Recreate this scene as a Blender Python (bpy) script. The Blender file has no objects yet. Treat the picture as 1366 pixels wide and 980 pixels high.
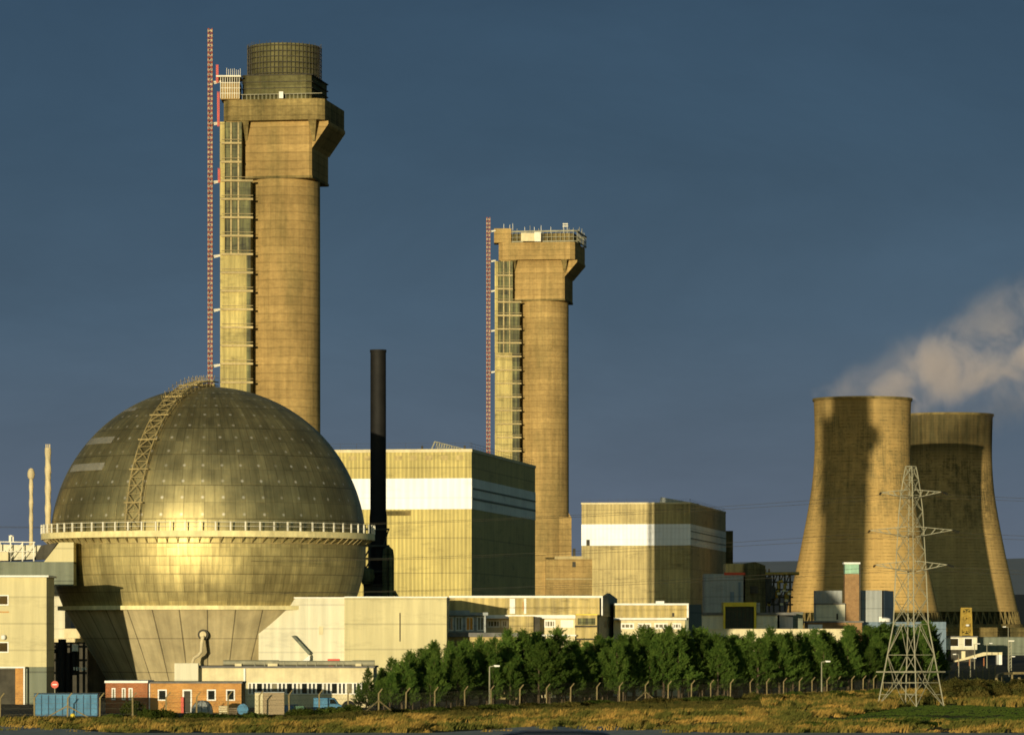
import bpy, math, random
from mathutils import Vector, noise
R = math.radians
rnd = random.Random(7)
S = bpy.context.scene
COL = S.collection
F, YH, H = 5563.0, 845.0, 9.0          # focal length in photo pixels, horizon row, eye height


def X(px, Y): return (px - 683.0) / F * Y
def Z(py, Y): return H + (YH - py) / F * Y
def M(npx, Y): return npx / F * Y


def sstep(a, b, x):
    t = min(1, max(0, (x - a) / (b - a)))
    return t * t * (3 - 2 * t)


def ground_z(Y):
    z = 5.2 * (1 - sstep(112, 300, Y))
    z += 10.5 * sstep(790, 1480, Y) + 3 * sstep(1500, 2200, Y) + 60 * sstep(2600, 7000, Y)
    return z


def ground_at(x, y):
    z = ground_z(y)
    if 375 < y < 470: z += .55 * noise.noise((x * .09, y * .07, 0)) * sstep(375, 395, y) * sstep(470, 450, y)
    return z


# ------------------------------------------------------------------ materials
class G:
    """tiny node-graph helper"""
    def __init__(s, name):
        s.m = bpy.data.materials.new(name); s.m.use_nodes = True
        s.t = s.m.node_tree; s.t.nodes.clear()
        s.out = s.n('ShaderNodeOutputMaterial')
        s.pos = s.n('ShaderNodeNewGeometry').outputs['Position']

    def n(s, ty, **kw):
        o = s.t.nodes.new(ty)
        for k, v in kw.items(): setattr(o, k, v)
        return o

    def put(s, sock, v):
        if v is None: return
        if hasattr(v, 'is_output'): s.t.links.new(v, sock)
        elif sock.type == 'RGBA' and not isinstance(v, (int, float)): sock.default_value = (*v[:3], 1)
        elif sock.type == 'RGBA': sock.default_value = (v, v, v, 1)
        else: sock.default_value = v

    def math(s, op, a, b=None, c=None, clamp=False):
        o = s.n('ShaderNodeMath', operation=op, use_clamp=clamp)
        for i, v in enumerate((a, b, c)): s.put(o.inputs[i], v)
        return o.outputs[0]

    def dot(s, v, d):
        o = s.n('ShaderNodeVectorMath', operation='DOT_PRODUCT')
        s.put(o.inputs[0], v); o.inputs[1].default_value = d
        return o.outputs['Value']

    def vmul(s, v, d):
        o = s.n('ShaderNodeVectorMath', operation='MULTIPLY')
        s.put(o.inputs[0], v); o.inputs[1].default_value = d
        return o.outputs[0]

    def comb(s, x, y, z):
        o = s.n('ShaderNodeCombineXYZ')
        for i, v in enumerate((x, y, z)): s.put(o.inputs[i], v)
        return o.outputs[0]

    def sep(s, v):
        o = s.n('ShaderNodeSeparateXYZ'); s.put(o.inputs[0], v); return o.outputs

    def noise(s, v, sc, det=4, rough=.55, dist=0):
        o = s.n('ShaderNodeTexNoise')
        s.put(o.inputs['Vector'], v); o.inputs['Scale'].default_value = sc
        o.inputs['Detail'].default_value = det; o.inputs['Roughness'].default_value = rough
        o.inputs['Distortion'].default_value = dist
        return o.outputs[0]

    def rng(s, v, a, b, c=0, d=1, smooth=False):
        o = s.n('ShaderNodeMapRange', interpolation_type='SMOOTHSTEP' if smooth else 'LINEAR')
        s.put(o.inputs['Value'], v)
        for k, q in zip(('From Min', 'From Max', 'To Min', 'To Max'), (a, b, c, d)): o.inputs[k].default_value = q
        return o.outputs[0]

    def mix(s, f, a, b, mode='MIX'):
        o = s.n('ShaderNodeMix', data_type='RGBA', blend_type=mode)
        s.put(o.inputs[0], f); s.put(o.inputs[6], a); s.put(o.inputs[7], b)
        return o.outputs[2]

    def shade(s, c, k):
        """colour times a grey value"""
        o = s.n('ShaderNodeVectorMath', operation='SCALE')
        if hasattr(c, 'is_output'): s.put(o.inputs[0], c)
        else: o.inputs[0].default_value = c[:3]
        s.put(o.inputs['Scale'], k); return o.outputs[0]

    def uv(s):
        return s.n('ShaderNodeUVMap').outputs[0]

    def line(s, v, period, width):
        """1 on a thin line every period, else 0"""
        f = s.math('FRACT', s.math('DIVIDE', v, period))
        return s.math('LESS_THAN', f, width / period)

    def bump(s, h, dist, strength=1):
        o = s.n('ShaderNodeBump'); s.put(o.inputs['Height'], h)
        o.inputs['Distance'].default_value = dist; o.inputs['Strength'].default_value = strength
        return o.outputs[0]

    def surf(s, col, rough=.8, metal=0, normal=None, spec=.3):
        p = s.n('ShaderNodeBsdfPrincipled')
        s.put(p.inputs['Base Color'], col); s.put(p.inputs['Roughness'], rough)
        s.put(p.inputs['Metallic'], metal); s.put(p.inputs['Normal'], normal)
        p.inputs['Specular IOR Level'].default_value = spec
        s.t.links.new(p.outputs[0], s.out.inputs['Surface'])
        return s.m


def m_plain(name, col, rough=.8, metal=0, var=.25, sc=.6, spec=.3):
    g = G(name)
    a = g.noise(g.pos, sc, 5, .65)
    b = g.noise(g.vmul(g.pos, (1.5, 1.5, .12)), 1.2, 3)
    k = g.math('MULTIPLY', g.rng(a, .3, .7, 1 - var, 1 + var), g.rng(b, .3, .7, 1 - var * .6, 1 + var * .6))
    return g.surf(g.shade(col, k), rough, metal, None, spec)


def m_clad(name, col, ang=0, pitch=.6, panel=4.0, var=.2, depth=.25, rough=.6, stain=.35):
    """profiled wall cladding, ribs running up the wall, with sheet joints and rain streaks"""
    g = G(name)
    c, sn = math.cos(R(ang)), math.sin(R(ang))
    x, y, z = g.sep(g.pos)[:3]
    u = g.math('ADD', g.dot(g.pos, (c, sn, 0)), g.math('MULTIPLY', g.dot(g.pos, (-sn, c, 0)), .97))
    rib = g.math('SINE', g.math('MULTIPLY', u, 2 * math.pi / pitch))
    joint = g.line(z, panel, .22)
    vj = g.line(u, pitch * 7, .1)
    sheet = g.n('ShaderNodeTexWhiteNoise', noise_dimensions='2D')
    g.put(sheet.inputs[0], g.comb(g.math('FLOOR', g.math('DIVIDE', u, pitch * 7)), g.math('FLOOR', g.math('DIVIDE', z, panel)), 0))
    streak = g.noise(g.comb(g.math('MULTIPLY', u, 1.1), g.math('MULTIPLY', z, .06), 0), 1.0, 5, .7)
    blot = g.noise(g.pos, .09, 5, .6)
    k = g.rng(streak, .3, .72, 1 + var * .5, 1 - var * 1.3)
    k = g.math('MULTIPLY', k, g.rng(blot, .3, .7, 1 - var * .6, 1 + var * .6))
    k = g.math('MULTIPLY', k, g.rng(sheet.outputs[0], 0, 1, 1 - var * .3, 1 + var * .3))
    smg = g.noise(g.comb(g.math('MULTIPLY', u, .11), g.math('MULTIPLY', z, .42), 9), 1, 5, .75)
    k = g.math('MULTIPLY', k, g.rng(smg, .54, .74, 1, 1 - var * 1.9))
    k = g.math('MULTIPLY', k, g.rng(rib, -1, 1, 1 - depth, 1 + depth * .4))
    k = g.math('MULTIPLY', k, g.math('SUBTRACT', 1, g.math('MULTIPLY', joint, stain)))
    k = g.math('MULTIPLY', k, g.math('SUBTRACT', 1, g.math('MULTIPLY', vj, stain * .6)))
    return g.surf(g.shade(col, k), rough, 0, g.bump(rib, .06, .5), .25)


def m_shaft(name, col, lift=1.6, dark=(.10, .09, .05), green=.5, var=.22, rows=.22):
    """board-marked concrete: lift lines, streaks, algae in blotches; uses world height"""
    g = G(name)
    x, y, z = g.sep(g.pos)[:3]
    wob = g.noise(g.pos, .25, 2)
    ln = g.line(g.math('ADD', z, g.math('MULTIPLY', wob, .4)), lift, .28)
    lift_tone = g.n('ShaderNodeTexWhiteNoise', noise_dimensions='1D')
    g.put(lift_tone.inputs['W'], g.math('FLOOR', g.math('DIVIDE', z, lift)))
    big = g.noise(g.pos, .07, 5, .6)
    fine = g.noise(g.vmul(g.pos, (1, 1, 2.2)), .8, 5, .7)
    streak = g.noise(g.vmul(g.pos, (1.0, 1.0, .05)), .9, 4, .65)
    k = g.math('MULTIPLY', g.rng(big, .3, .7, 1 - var, 1 + var), g.rng(fine, .25, .75, 1 - var, 1 + var))
    k = g.math('MULTIPLY', k, g.rng(streak, .3, .7, 1 + var * .4, 1 - var))
    k = g.math('MULTIPLY', k, g.rng(lift_tone.outputs[0], 0, 1, 1 - rows * .5, 1 + rows * .5))
    k = g.math('MULTIPLY', k, g.math('SUBTRACT', 1, g.math('MULTIPLY', ln, rows * g_one)))
    c = g.shade(col, k)
    run = g.noise(g.vmul(g.pos, (1.6, 1.6, .035)), .8, 3, .6)
    c = g.mix(g.math('MULTIPLY', g.rng(run, .60, .72, 0, 1), .35), c, g.shade((.17, .10, .035), k))
    gm = g.math('MULTIPLY', g.rng(g.noise(g.vmul(g.pos, (1, 1, .35)), .14, 5, .65), .48, .72, 0, 1), green)
    return g.surf(g.mix(gm, c, g.shade(dark, k)), .9, 0, g.bump(fine, .03, .2), .15)


g_one = 1.0


def m_brick(name, c1, c2, mortar, ang=0):
    g = G(name)
    b = g.n('ShaderNodeTexBrick')
    z = g.sep(g.pos)[2]
    g.put(b.inputs['Vector'], g.comb(g.math('ADD', g.dot(g.pos, (1, .7, 0)), 0), z, 0))
    g.put(b.inputs['Color1'], c1); g.put(b.inputs['Color2'], c2); g.put(b.inputs['Mortar'], mortar)
    b.inputs['Scale'].default_value = 1; b.inputs['Brick Width'].default_value = .45
    b.inputs['Row Height'].default_value = .15; b.inputs['Mortar Size'].default_value = .012
    k = g.rng(g.noise(g.pos, .8, 5, .65), .3, .7, .75, 1.2)
    return g.surf(g.shade(b.outputs[0], k), .85)


def m_leaf(name, c1, c2, trans=.25, sc=.5):
    g = G(name)
    oi = g.n('ShaderNodeObjectInfo').outputs['Random']
    f = g.noise(g.pos, sc, 3, .6)
    c = g.mix(g.rng(f, .35, .68), c1, c2)
    c = g.shade(c, g.rng(oi, 0, 1, .62, 1.3))
    d = g.n('ShaderNodeBsdfDiffuse'); g.put(d.inputs[0], c)
    t = g.n('ShaderNodeBsdfTranslucent'); g.put(t.inputs[0], c)
    mx = g.n('ShaderNodeMixShader'); mx.inputs[0].default_value = trans
    g.t.links.new(d.outputs[0], mx.inputs[1]); g.t.links.new(t.outputs[0], mx.inputs[2])
    g.t.links.new(mx.outputs[0], g.out.inputs['Surface'])
    return g.m


def m_dome(name, upper=True):
    """sheet-metal shell, uv = (longitude in degrees, latitude in degrees)"""
    g = G(name)
    u, v = g.sep(g.uv())[:2]
    course = 12.3 if upper else 6.4
    seam = 3.75 if upper else 3.75
    off = 4.6 if upper else 24.6
    vv = g.math('ADD', v, off)
    row = g.math('FLOOR', g.math('DIVIDE', vv, course))
    uu = g.math('ADD', u, g.math('MULTIPLY', row, 1.1))
    hl = g.line(vv, course, .42)
    hl2 = g.line(g.math('ADD', vv, course * .5), course, .22)
    vl = g.line(uu, seam, .28)
    cell = g.n('ShaderNodeTexWhiteNoise', noise_dimensions='2D')
    g.put(cell.inputs[0], g.comb(g.math('FLOOR', g.math('DIVIDE', uu, seam)), g.math('FLOOR', g.math('DIVIDE', vv, course * .5)), 0))
    streak = g.noise(g.comb(g.math('MULTIPLY', u, .55), g.math('MULTIPLY', v, .05), 0), 1, 5, .7)
    blot = g.noise(g.comb(g.math('MULTIPLY', u, .06), g.math('MULTIPLY', v, .09), 3), 1, 5, .6)
    k = g.rng(cell.outputs[0], 0, 1, .86, 1.1)
    k = g.math('MULTIPLY', k, g.rng(streak, .3, .7, 1.15, .72) if upper else g.rng(streak, .32, .68, 1.2, .55))
    k = g.math('MULTIPLY', k, g.rng(blot, .3, .7, .75, 1.2))
    ln = g.math('MAXIMUM', g.math('MULTIPLY', hl, .36), g.math('MAXIMUM', g.math('MULTIPLY', vl, .25), g.math('MULTIPLY', hl2, .22)))
    k = g.math('MULTIPLY', k, g.math('SUBTRACT', 1, ln))
    c = g.shade((.42, .355, .165) if upper else (.56, .46, .195), k)
    rough = g.rng(blot, .3, .7, .43, .56)
    if upper:
        # bright cover plates: two rows to a course, every 7.5 degrees
        fu = g.math('SUBTRACT', g.math('FRACT', g.math('DIVIDE', g.math('ADD', u, 1.7), 7.5)), .5)
        fv = g.math('SUBTRACT', g.math('FRACT', g.math('DIVIDE', g.math('ADD', vv, 1.3), course * .5)), .5)
        cz = g.math('COSINE', g.math('MULTIPLY', v, math.pi / 180))
        du = g.math('MULTIPLY', g.math('MULTIPLY', fu, 7.5), cz)
        dv = g.math('MULTIPLY', fv, course * .5)
        d = g.math('SQRT', g.math('ADD', g.math('MULTIPLY', du, du), g.math('MULTIPLY', dv, dv)))
        dot = g.rng(d, .2, .72, .85, 0)
        wn = g.n('ShaderNodeTexWhiteNoise', noise_dimensions='2D')
        g.put(wn.inputs[0], g.comb(g.math('FLOOR', g.math('DIVIDE', g.math('ADD', u, 1.7), 7.5)), g.math('FLOOR', g.math('DIVIDE', g.math('ADD', vv, 1.3), course * .5)), 0))
        dot = g.math('MULTIPLY', dot, g.rng(wn.outputs[0], 0, 1, .25, .9))
        c = g.mix(dot, c, (.80, .74, .60))
        metal = g.math('SUBTRACT', .86, g.math('MULTIPLY', dot, .3))
    else:
        metal = .58
    wav = g.noise(g.comb(g.math('MULTIPLY', u, .16), g.math('MULTIPLY', v, .16), 0), 1, 2)
    hgt = g.math('SUBTRACT', g.math('MULTIPLY', wav, .6), ln)
    return g.surf(c, rough, metal, g.bump(hgt, .05, .5), .3)


def m_skirt(name):
    g = G(name)
    u, v = g.sep(g.uv())[:2]
    rib = g.line(g.math('ADD', u, 3.5), 11.0, .55)
    hl = g.line(g.math('ADD', v, .9), 4.6, .14)
    fine = g.noise(g.pos, .5, 5, .65)
    streak = g.noise(g.comb(g.math('MULTIPLY', u, .22), g.math('MULTIPLY', v, .06), 0), 1, 5, .65)
    blot = g.noise(g.pos, .13, 4, .6)
    k = g.math('MULTIPLY', g.rng(fine, .3, .7, .85, 1.12), g.rng(streak, .3, .7, 1.15, .68))
    k = g.math('MULTIPLY', k, g.rng(blot, .3, .7, .75, 1.15))
    k = g.math('MULTIPLY', k, g.math('SUBTRACT', 1, g.math('MULTIPLY', rib, .62)))
    k = g.math('MULTIPLY', k, g.math('SUBTRACT', 1, g.math('MULTIPLY', hl, .4)))
    return g.surf(g.shade((.52, .43, .235), k), .8, 0, g.bump(g.math('SUBTRACT', fine, rib), .1, .3), .2)


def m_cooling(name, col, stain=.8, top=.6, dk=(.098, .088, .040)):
    """uv = (metres round, metres up): lift lines broken into short dashes, soot rising up the shell, darkened and streaked down from the rim"""
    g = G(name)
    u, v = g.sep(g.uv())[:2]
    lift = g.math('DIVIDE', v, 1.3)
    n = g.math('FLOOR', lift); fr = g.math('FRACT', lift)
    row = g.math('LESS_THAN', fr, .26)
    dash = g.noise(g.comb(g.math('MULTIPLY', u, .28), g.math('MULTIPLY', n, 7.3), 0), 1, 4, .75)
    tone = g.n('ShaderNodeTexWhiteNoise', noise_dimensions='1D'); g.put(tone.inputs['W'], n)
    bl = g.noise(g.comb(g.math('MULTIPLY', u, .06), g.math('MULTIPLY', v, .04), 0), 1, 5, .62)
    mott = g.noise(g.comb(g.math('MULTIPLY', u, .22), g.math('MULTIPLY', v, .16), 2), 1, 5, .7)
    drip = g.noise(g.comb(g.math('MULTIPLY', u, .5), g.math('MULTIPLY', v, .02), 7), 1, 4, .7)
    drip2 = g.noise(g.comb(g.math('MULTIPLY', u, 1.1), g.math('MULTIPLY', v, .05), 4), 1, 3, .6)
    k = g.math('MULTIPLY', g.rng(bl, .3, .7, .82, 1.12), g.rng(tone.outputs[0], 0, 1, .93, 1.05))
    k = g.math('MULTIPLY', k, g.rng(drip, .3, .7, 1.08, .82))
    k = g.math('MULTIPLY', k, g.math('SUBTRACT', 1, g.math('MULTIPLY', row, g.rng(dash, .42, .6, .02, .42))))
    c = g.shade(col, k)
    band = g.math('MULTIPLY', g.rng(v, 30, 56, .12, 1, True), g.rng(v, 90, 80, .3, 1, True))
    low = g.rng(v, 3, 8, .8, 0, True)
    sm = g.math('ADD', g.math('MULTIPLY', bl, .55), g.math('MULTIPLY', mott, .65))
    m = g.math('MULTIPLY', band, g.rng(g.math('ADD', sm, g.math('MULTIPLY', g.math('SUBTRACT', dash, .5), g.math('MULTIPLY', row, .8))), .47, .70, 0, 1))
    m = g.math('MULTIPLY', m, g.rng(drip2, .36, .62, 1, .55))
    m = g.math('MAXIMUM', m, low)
    rim = g.rng(v, 66, 82, 0, top, True)  # darkens the top; strongest on the far tower, painting shadow there
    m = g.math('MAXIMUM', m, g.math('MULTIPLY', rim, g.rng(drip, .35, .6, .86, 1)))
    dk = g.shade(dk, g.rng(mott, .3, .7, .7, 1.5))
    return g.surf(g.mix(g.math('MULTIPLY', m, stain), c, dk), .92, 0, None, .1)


def m_band(name, col, bands, var=.05):
    """lattice steel painted in bands of two colours up its height"""
    g = G(name)
    z = g.sep(g.pos)[2]
    f = g.math('LESS_THAN', g.math('FRACT', g.math('DIVIDE', z, bands)), .5)
    return g.surf(g.mix(f, col[0], col[1]), .7)


SUNC = (1.0, .865, .58)
MT = dict(
    conc1=m_shaft('shaft concrete', (.395, .268, .10), 1.75, (.085, .088, .034), .5),
    conc_dirty=m_shaft('stained concrete', (.24, .18, .068), 1.9, (.045, .048, .02), 1.0, .35),
    conc_pale=m_shaft('pale concrete', (.50, .40, .20), 2.2, (.22, .18, .09), .4, .2),
    liftclad=m_clad('lift cladding', (.50, .41, .15), -9, 1.3, 3.8, .35, .1, .7, .45),
    liftdark=m_clad('green weathered shaft wall', (.135, .135, .05), -9, 1.4, 2.1, .8, .3),
    steel_w=m_plain('off-white painted steel', (.74, .70, .56), .6, 0, .15),
    steel_g=m_plain('galvanised steel', (.28, .265, .175), .6, 0, .2),
    steel_d=m_plain('dark rusty steel', (.055, .05, .035), .8, 0, .35),
    truss=m_plain('weathered brown steel', (.30, .235, .10), .7, .1, .3),
    ygal=m_plain('cream gallery paint', (.74, .64, .32), .6, 0, .2),
    clad_y=m_clad('yellow profiled cladding', (.56, .455, .15), -9, .8, 7.0, .24, .25),
    clad_y2=m_clad('ochre profiled cladding', (.50, .395, .16), -9, 1.5, 11.0, .3, .14),
    band_w=m_clad('white profiled cladding', (.90, .91, .90), -9, 1.5, 4.0, .09, .07, .5, .14),
    clad_w=m_clad('white flat cladding', (.70, .655, .47), 0, 1.4, 3.2, .12, .04, .6, .16),
    clad_c=m_clad('cream flat cladding', (.62, .545, .29), 0, 2.2, 3.4, .14, .03, .65, .22),
    clad_b=m_clad('buff cladding', (.54, .42, .16), 0, 1.1, 5, .35, .12),
    grey_c=m_clad('grey green cladding toned for shade', (.17, .19, .13), 0, 1.6, 4, .15, .08),
    grey_p=m_clad('pale grey cladding', (.34, .36, .34), 0, 1.2, 5, .12, .06),
    blue_g=m_clad('slate blue cladding', (.16, .22, .27), 0, 1.2, 5, .12, .06),
    white=m_plain('white paint', (.80, .78, .70), .6, 0, .1),
    cream=m_plain('cream render', (.66, .57, .34), .8, 0, .15),
    roofing=m_plain('grey roofing felt', (.16, .155, .14), .9, 0, .25),
    black=m_plain('soot black steel', (.012, .011, .009), .7, .2, .3),
    glass=m_plain('dark window glass', (.012, .015, .013), .06, 0, .3, .5, .35),
    glass_l=m_plain('window glass with blinds', (.17, .15, .09), .5, 0, .6, .8, .1),
    brick_r=m_brick('red brick', (.36, .115, .035), (.30, .09, .03), (.35, .25, .14)),
    brick_o=m_brick('orange brick', (.55, .26, .06), (.48, .21, .05), (.5, .36, .16)),
    brick_t=m_brick('brown brick', (.33, .185, .075), (.27, .145, .06), (.34, .25, .13)),
    blue=m_plain('blue container paint', (.06, .20, .33), .6, 0, .25),
    green_p=m_plain('dull green paint', (.05, .13, .07), .6, 0, .2),
    green_t=m_plain('green tinted glazing', (.25, .44, .30), .4, 0, .2),
    red=m_plain('red paint', (.62, .07, .03), .5, 0, .15),
    yellow=m_plain('yellow steel paint', (.80, .60, .04), .5, 0, .12),
    ochre=m_plain('ochre steel paint', (.33, .22, .03), .7, 0, .3),
    wood=m_plain('grey timber', (.20, .15, .09), .9, 0, .3, 2),
    post=m_plain('concrete post', (.21, .165, .075), .9, 0, .25, 2),
    asphalt=m_plain('asphalt', (.075, .075, .066), .9, 0, .3, .4),
    mast=m_band('red and white banding', ((.28, .06, .025), (.50, .37, .22)), 1.0),
    mast2=m_band('red and white banding far', ((.28, .065, .03), (.46, .34, .20)), 1.25),
    bark=m_plain('pine bark', (.11, .08, .045), .95, 0, .4, 2),
    needle=m_leaf('pine needles', (.054, .108, .020), (.15, .225, .042), .32, 1.1),
    bush=m_leaf('shrub leaves', (.035, .062, .012), (.10, .115, .022), .25, .6),
    hedge=m_leaf('bramble leaves', (.05, .06, .016), (.15, .115, .03), .25, .35),
    navy=m_plain('dark navy car paint', (.008, .012, .02), .3, .2, .05, 1, .5),
    rubber=m_plain('black rubber', (.015, .015, .015), .9, 0, .2),
    dome=m_dome('dome sheet metal', True), shell=m_dome('lower shell sheet metal', False), skirt=m_skirt('board marked skirt'),
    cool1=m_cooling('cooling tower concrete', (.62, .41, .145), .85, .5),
    cool2=m_cooling('far cooling tower concrete', (.58, .39, .145), .97, 1.0, (.052, .047, .022)),  # top darkened in the colour to carry the cast shadow upward
    flue=m_plain('pale flue lagging', (.55, .46, .27), .7, 0, .2),
    cyl=m_shaft('green stained concrete', (.125, .115, .05), 2.4, (.035, .042, .02), .9, .35),
    side_band=m_clad('pale cladding toned for shade', (.92, .92, .80), -9, 1.5, 4.0, .12, .06),  # copy of the white band, its colour set for the shaded side
    wire=m_plain('fence wire', (.10, .095, .06), .7, .2, .2),
    blue_d=m_plain('shaded blue paint', (.025, .07, .12), .7, 0, .2),
    glazing=m_plain('dull green glazing', (.03, .045, .03), .45, 0, .3, .4, .2),
    gravel=m_plain('worn grey gravel', (.44, .41, .33), .95, 0, .3, .5),
    hill=m_plain('hazy hillside', (.15, .175, .20), 1, 0, .12, .002),
    patch=m_plain('pale replacement sheet', (.33, .31, .24), .5, .4, .15),
)


# ------------------------------------------------------------------ mesh helpers
class MB:
    def __init__(s): s.v, s.f, s.uv, s.sm = [], [], {}, False

    def quad(s, *p):
        i = len(s.v); s.v += [tuple(q) for q in p]; s.f.append(tuple(range(i, i + len(p)))); return s

    def box(s, x0, x1, y0, y1, z0, z1, ang=0, piv=None):
        """box, turned by ang about piv (default its own corner x0,y0)"""
        if x0 > x1: x0, x1 = x1, x0
        if y0 > y1: y0, y1 = y1, y0
        if z0 > z1: z0, z1 = z1, z0
        i = len(s.v)
        px, py = piv or (x0, y0)
        c, n = math.cos(R(ang)), math.sin(R(ang))
        for z in (z0, z1):
            for x, y in ((x0, y0), (x1, y0), (x1, y1), (x0, y1)):
                dx, dy = x - px, y - py
                s.v.append((px + dx * c - dy * n, py + dx * n + dy * c, z))
        s.f += [tuple(i + k for k in q) for q in ((3, 2, 1, 0), (4, 5, 6, 7), (0, 1, 5, 4), (1, 2, 6, 5), (2, 3, 7, 6), (3, 0, 4, 7))]
        return s

    def prism(s, pts, vec):
        """planar polygon pts swept along vec"""
        i, n = len(s.v), len(pts); vec = Vector(vec)
        s.v += [tuple(p) for p in pts] + [tuple(Vector(p) + vec) for p in pts]
        s.f.append(tuple(range(i + n - 1, i - 1, -1))); s.f.append(tuple(range(i + n, i + 2 * n)))
        s.f += [(i + k, i + (k + 1) % n, i + n + (k + 1) % n, i + n + k) for k in range(n)]
        return s

    def bar(s, a, b, w, n=4, w2=None):
        a, b = Vector(a), Vector(b); d = b - a
        if d.length < 1e-6: return s
        d.normalize()
        up = Vector((0, 0, 1)) if abs(d.z) < .95 else Vector((1, 0, 0))
        e = d.cross(up).normalized(); q = d.cross(e)
        i = len(s.v); w2 = w if w2 is None else w2
        for p, r in ((a, w / 2), (b, w2 / 2)):
            for k in range(n):
                t = 2 * math.pi * (k + .5) / n
                s.v.append(tuple(p + (e * math.cos(t) + q * math.sin(t)) * r * (1.414 if n == 4 else 1)))
        s.f += [(i + k, i + (k + 1) % n, i + n + (k + 1) % n, i + n + k) for k in range(n)]
        s.f += [tuple(range(i + n - 1, i - 1, -1)), tuple(range(i + n, i + 2 * n))]
        return s

    def tube(s, pts, r, n=10):
        pts = [Vector(p) for p in pts]; i = len(s.v); m = len(pts)
        for j, p in enumerate(pts):
            d = (pts[min(j + 1, m - 1)] - pts[max(j - 1, 0)]).normalized()
            up = Vector((0, 1, 0)) if abs(d.y) < .9 else Vector((1, 0, 0))
            e = d.cross(up).normalized(); q = d.cross(e)
            rr = r[j] if isinstance(r, (list, tuple)) else r
            for k in range(n):
                t = 2 * math.pi * k / n
                s.v.append(tuple(p + (e * math.cos(t) + q * math.sin(t)) * rr))
        for j in range(m - 1):
            for k in range(n):
                a, b = i + j * n + k, i + j * n + (k + 1) % n
                s.f.append((a, b, b + n, a + n))
        s.f += [tuple(range(i + n - 1, i - 1, -1)), tuple(range(i + (m - 1) * n, i + m * n))]
        return s

    def rev(s, cx, cy, prof, n=64, cap0=False, cap1=False, uvf=None, a0=0, a1=360):
        """profile [(r,z)...] turned about the vertical; uvf(angle_deg, r, z) -> uv; angle 0 faces the camera (-y), positive to +x"""
        full = abs(a1 - a0 - 360) < 1e-6
        m = n + 1; i = len(s.v)
        for r, z in prof:
            for k in range(m):
                t = R(a0 + (a1 - a0) * k / n)
                s.v.append((cx + r * math.sin(t), cy - r * math.cos(t), z))
        for j in range(len(prof) - 1):
            for k in range(n):
                a = i + j * m + k
                fi = len(s.f); s.f.append((a, a + 1, a + m + 1, a + m))
                if uvf:
                    d0, d1 = a0 + (a1 - a0) * k / n, a0 + (a1 - a0) * (k + 1) / n
                    (r0, z0), (r1, z1) = prof[j], prof[j + 1]
                    s.uv[fi] = (uvf(d0, r0, z0), uvf(d1, r0, z0), uvf(d1, r1, z1), uvf(d0, r1, z1))
        if cap0: s.f.append(tuple(i + k for k in range(n)))
        if cap1: s.f.append(tuple(i + (len(prof) - 1) * m + k for k in range(n - 1, -1, -1)))
        return s

    def build(s, name, mat, parent=None, smooth=False, label=None, kind=None):
        off = Vector((0, 0, 0)); p = parent
        while p is not None: off += p.location; p = p.parent
        me = bpy.data.meshes.new(name)
        me.from_pydata([tuple(Vector(v) - off) for v in s.v], [], s.f)
        if s.uv:
            l = me.uv_layers.new(name='UVMap')
            for fi, q in s.uv.items():
                for li, c in zip(me.polygons[fi].loop_indices, q): l.data[li].uv = c
        me.materials.append(MT[mat] if isinstance(mat, str) else mat)
        if smooth: me.shade_auto(35) if hasattr(me, 'shade_auto') else me.polygons.foreach_set('use_smooth', [True] * len(me.polygons))
        me.update()
        o = bpy.data.objects.new(name, me); COL.objects.link(o); o.parent = parent
        if label: o['label'] = label
        if kind: o['kind'] = kind
        return o


def smooth_by_angle(o, ang=40):
    import bmesh
    bm = bmesh.new(); bm.from_mesh(o.data)
    bmesh.ops.remove_doubles(bm, verts=bm.verts, dist=1e-4)
    for f in bm.faces: f.smooth = True
    for e in bm.edges:
        if len(e.link_faces) == 2 and e.calc_face_angle(0) > R(ang): e.smooth = False
    bm.to_mesh(o.data); bm.free()
    return o


def thing(name, label, cat, loc, group=None):
    o = bpy.data.objects.new(name, None); COL.objects.link(o)
    o.location = loc; o.empty_display_size = 1
    o['label'] = label; o['category'] = cat
    if group: o['group'] = group
    return o


def tag(o, label, cat, group=None):
    o['label'] = label; o['category'] = cat
    if group: o['group'] = group
    return o


def dup(root, loc, rotz=0, scale=1, label=None):
    r = root.copy(); COL.objects.link(r); r.location = loc; r.rotation_euler = (0, 0, rotz)
    r.scale = (scale,) * 3 if isinstance(scale, (int, float)) else scale
    if label: r['label'] = label
    for ch in list(root.children):
        c = ch.copy(); COL.objects.link(c); c.parent = r
        for gch in ch.children:
            d = gch.copy(); COL.objects.link(d); d.parent = c
    return r


def window(root, x0, x1, y, z0, z1, fw=.12, frame='white', pane='glass', bars=0):
    """framed window standing 5 cm proud of a wall that faces the camera at depth y"""
    m = MB()
    m.box(x0, x1, y - .06, y + .1, z0, z0 + fw).box(x0, x1, y - .06, y + .1, z1 - fw, z1)
    m.box(x0, x0 + fw, y - .055, y + .1, z0 + fw, z1 - fw).box(x1 - fw, x1, y - .055, y + .1, z0 + fw, z1 - fw)
    for k in range(bars):
        xc = x0 + (x1 - x0) * (k + 1) / (bars + 1)
        m.box(xc - fw * .3, xc + fw * .3, y - .05, y + .1, z0 + fw, z1 - fw)
    w = m.build('window', frame, root)
    MB().box(x0 + fw * .9, x1 - fw * .9, y - .02, y + .08, z0 + fw * .9, z1 - fw * .9).build('pane', pane, w)
    return w


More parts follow.
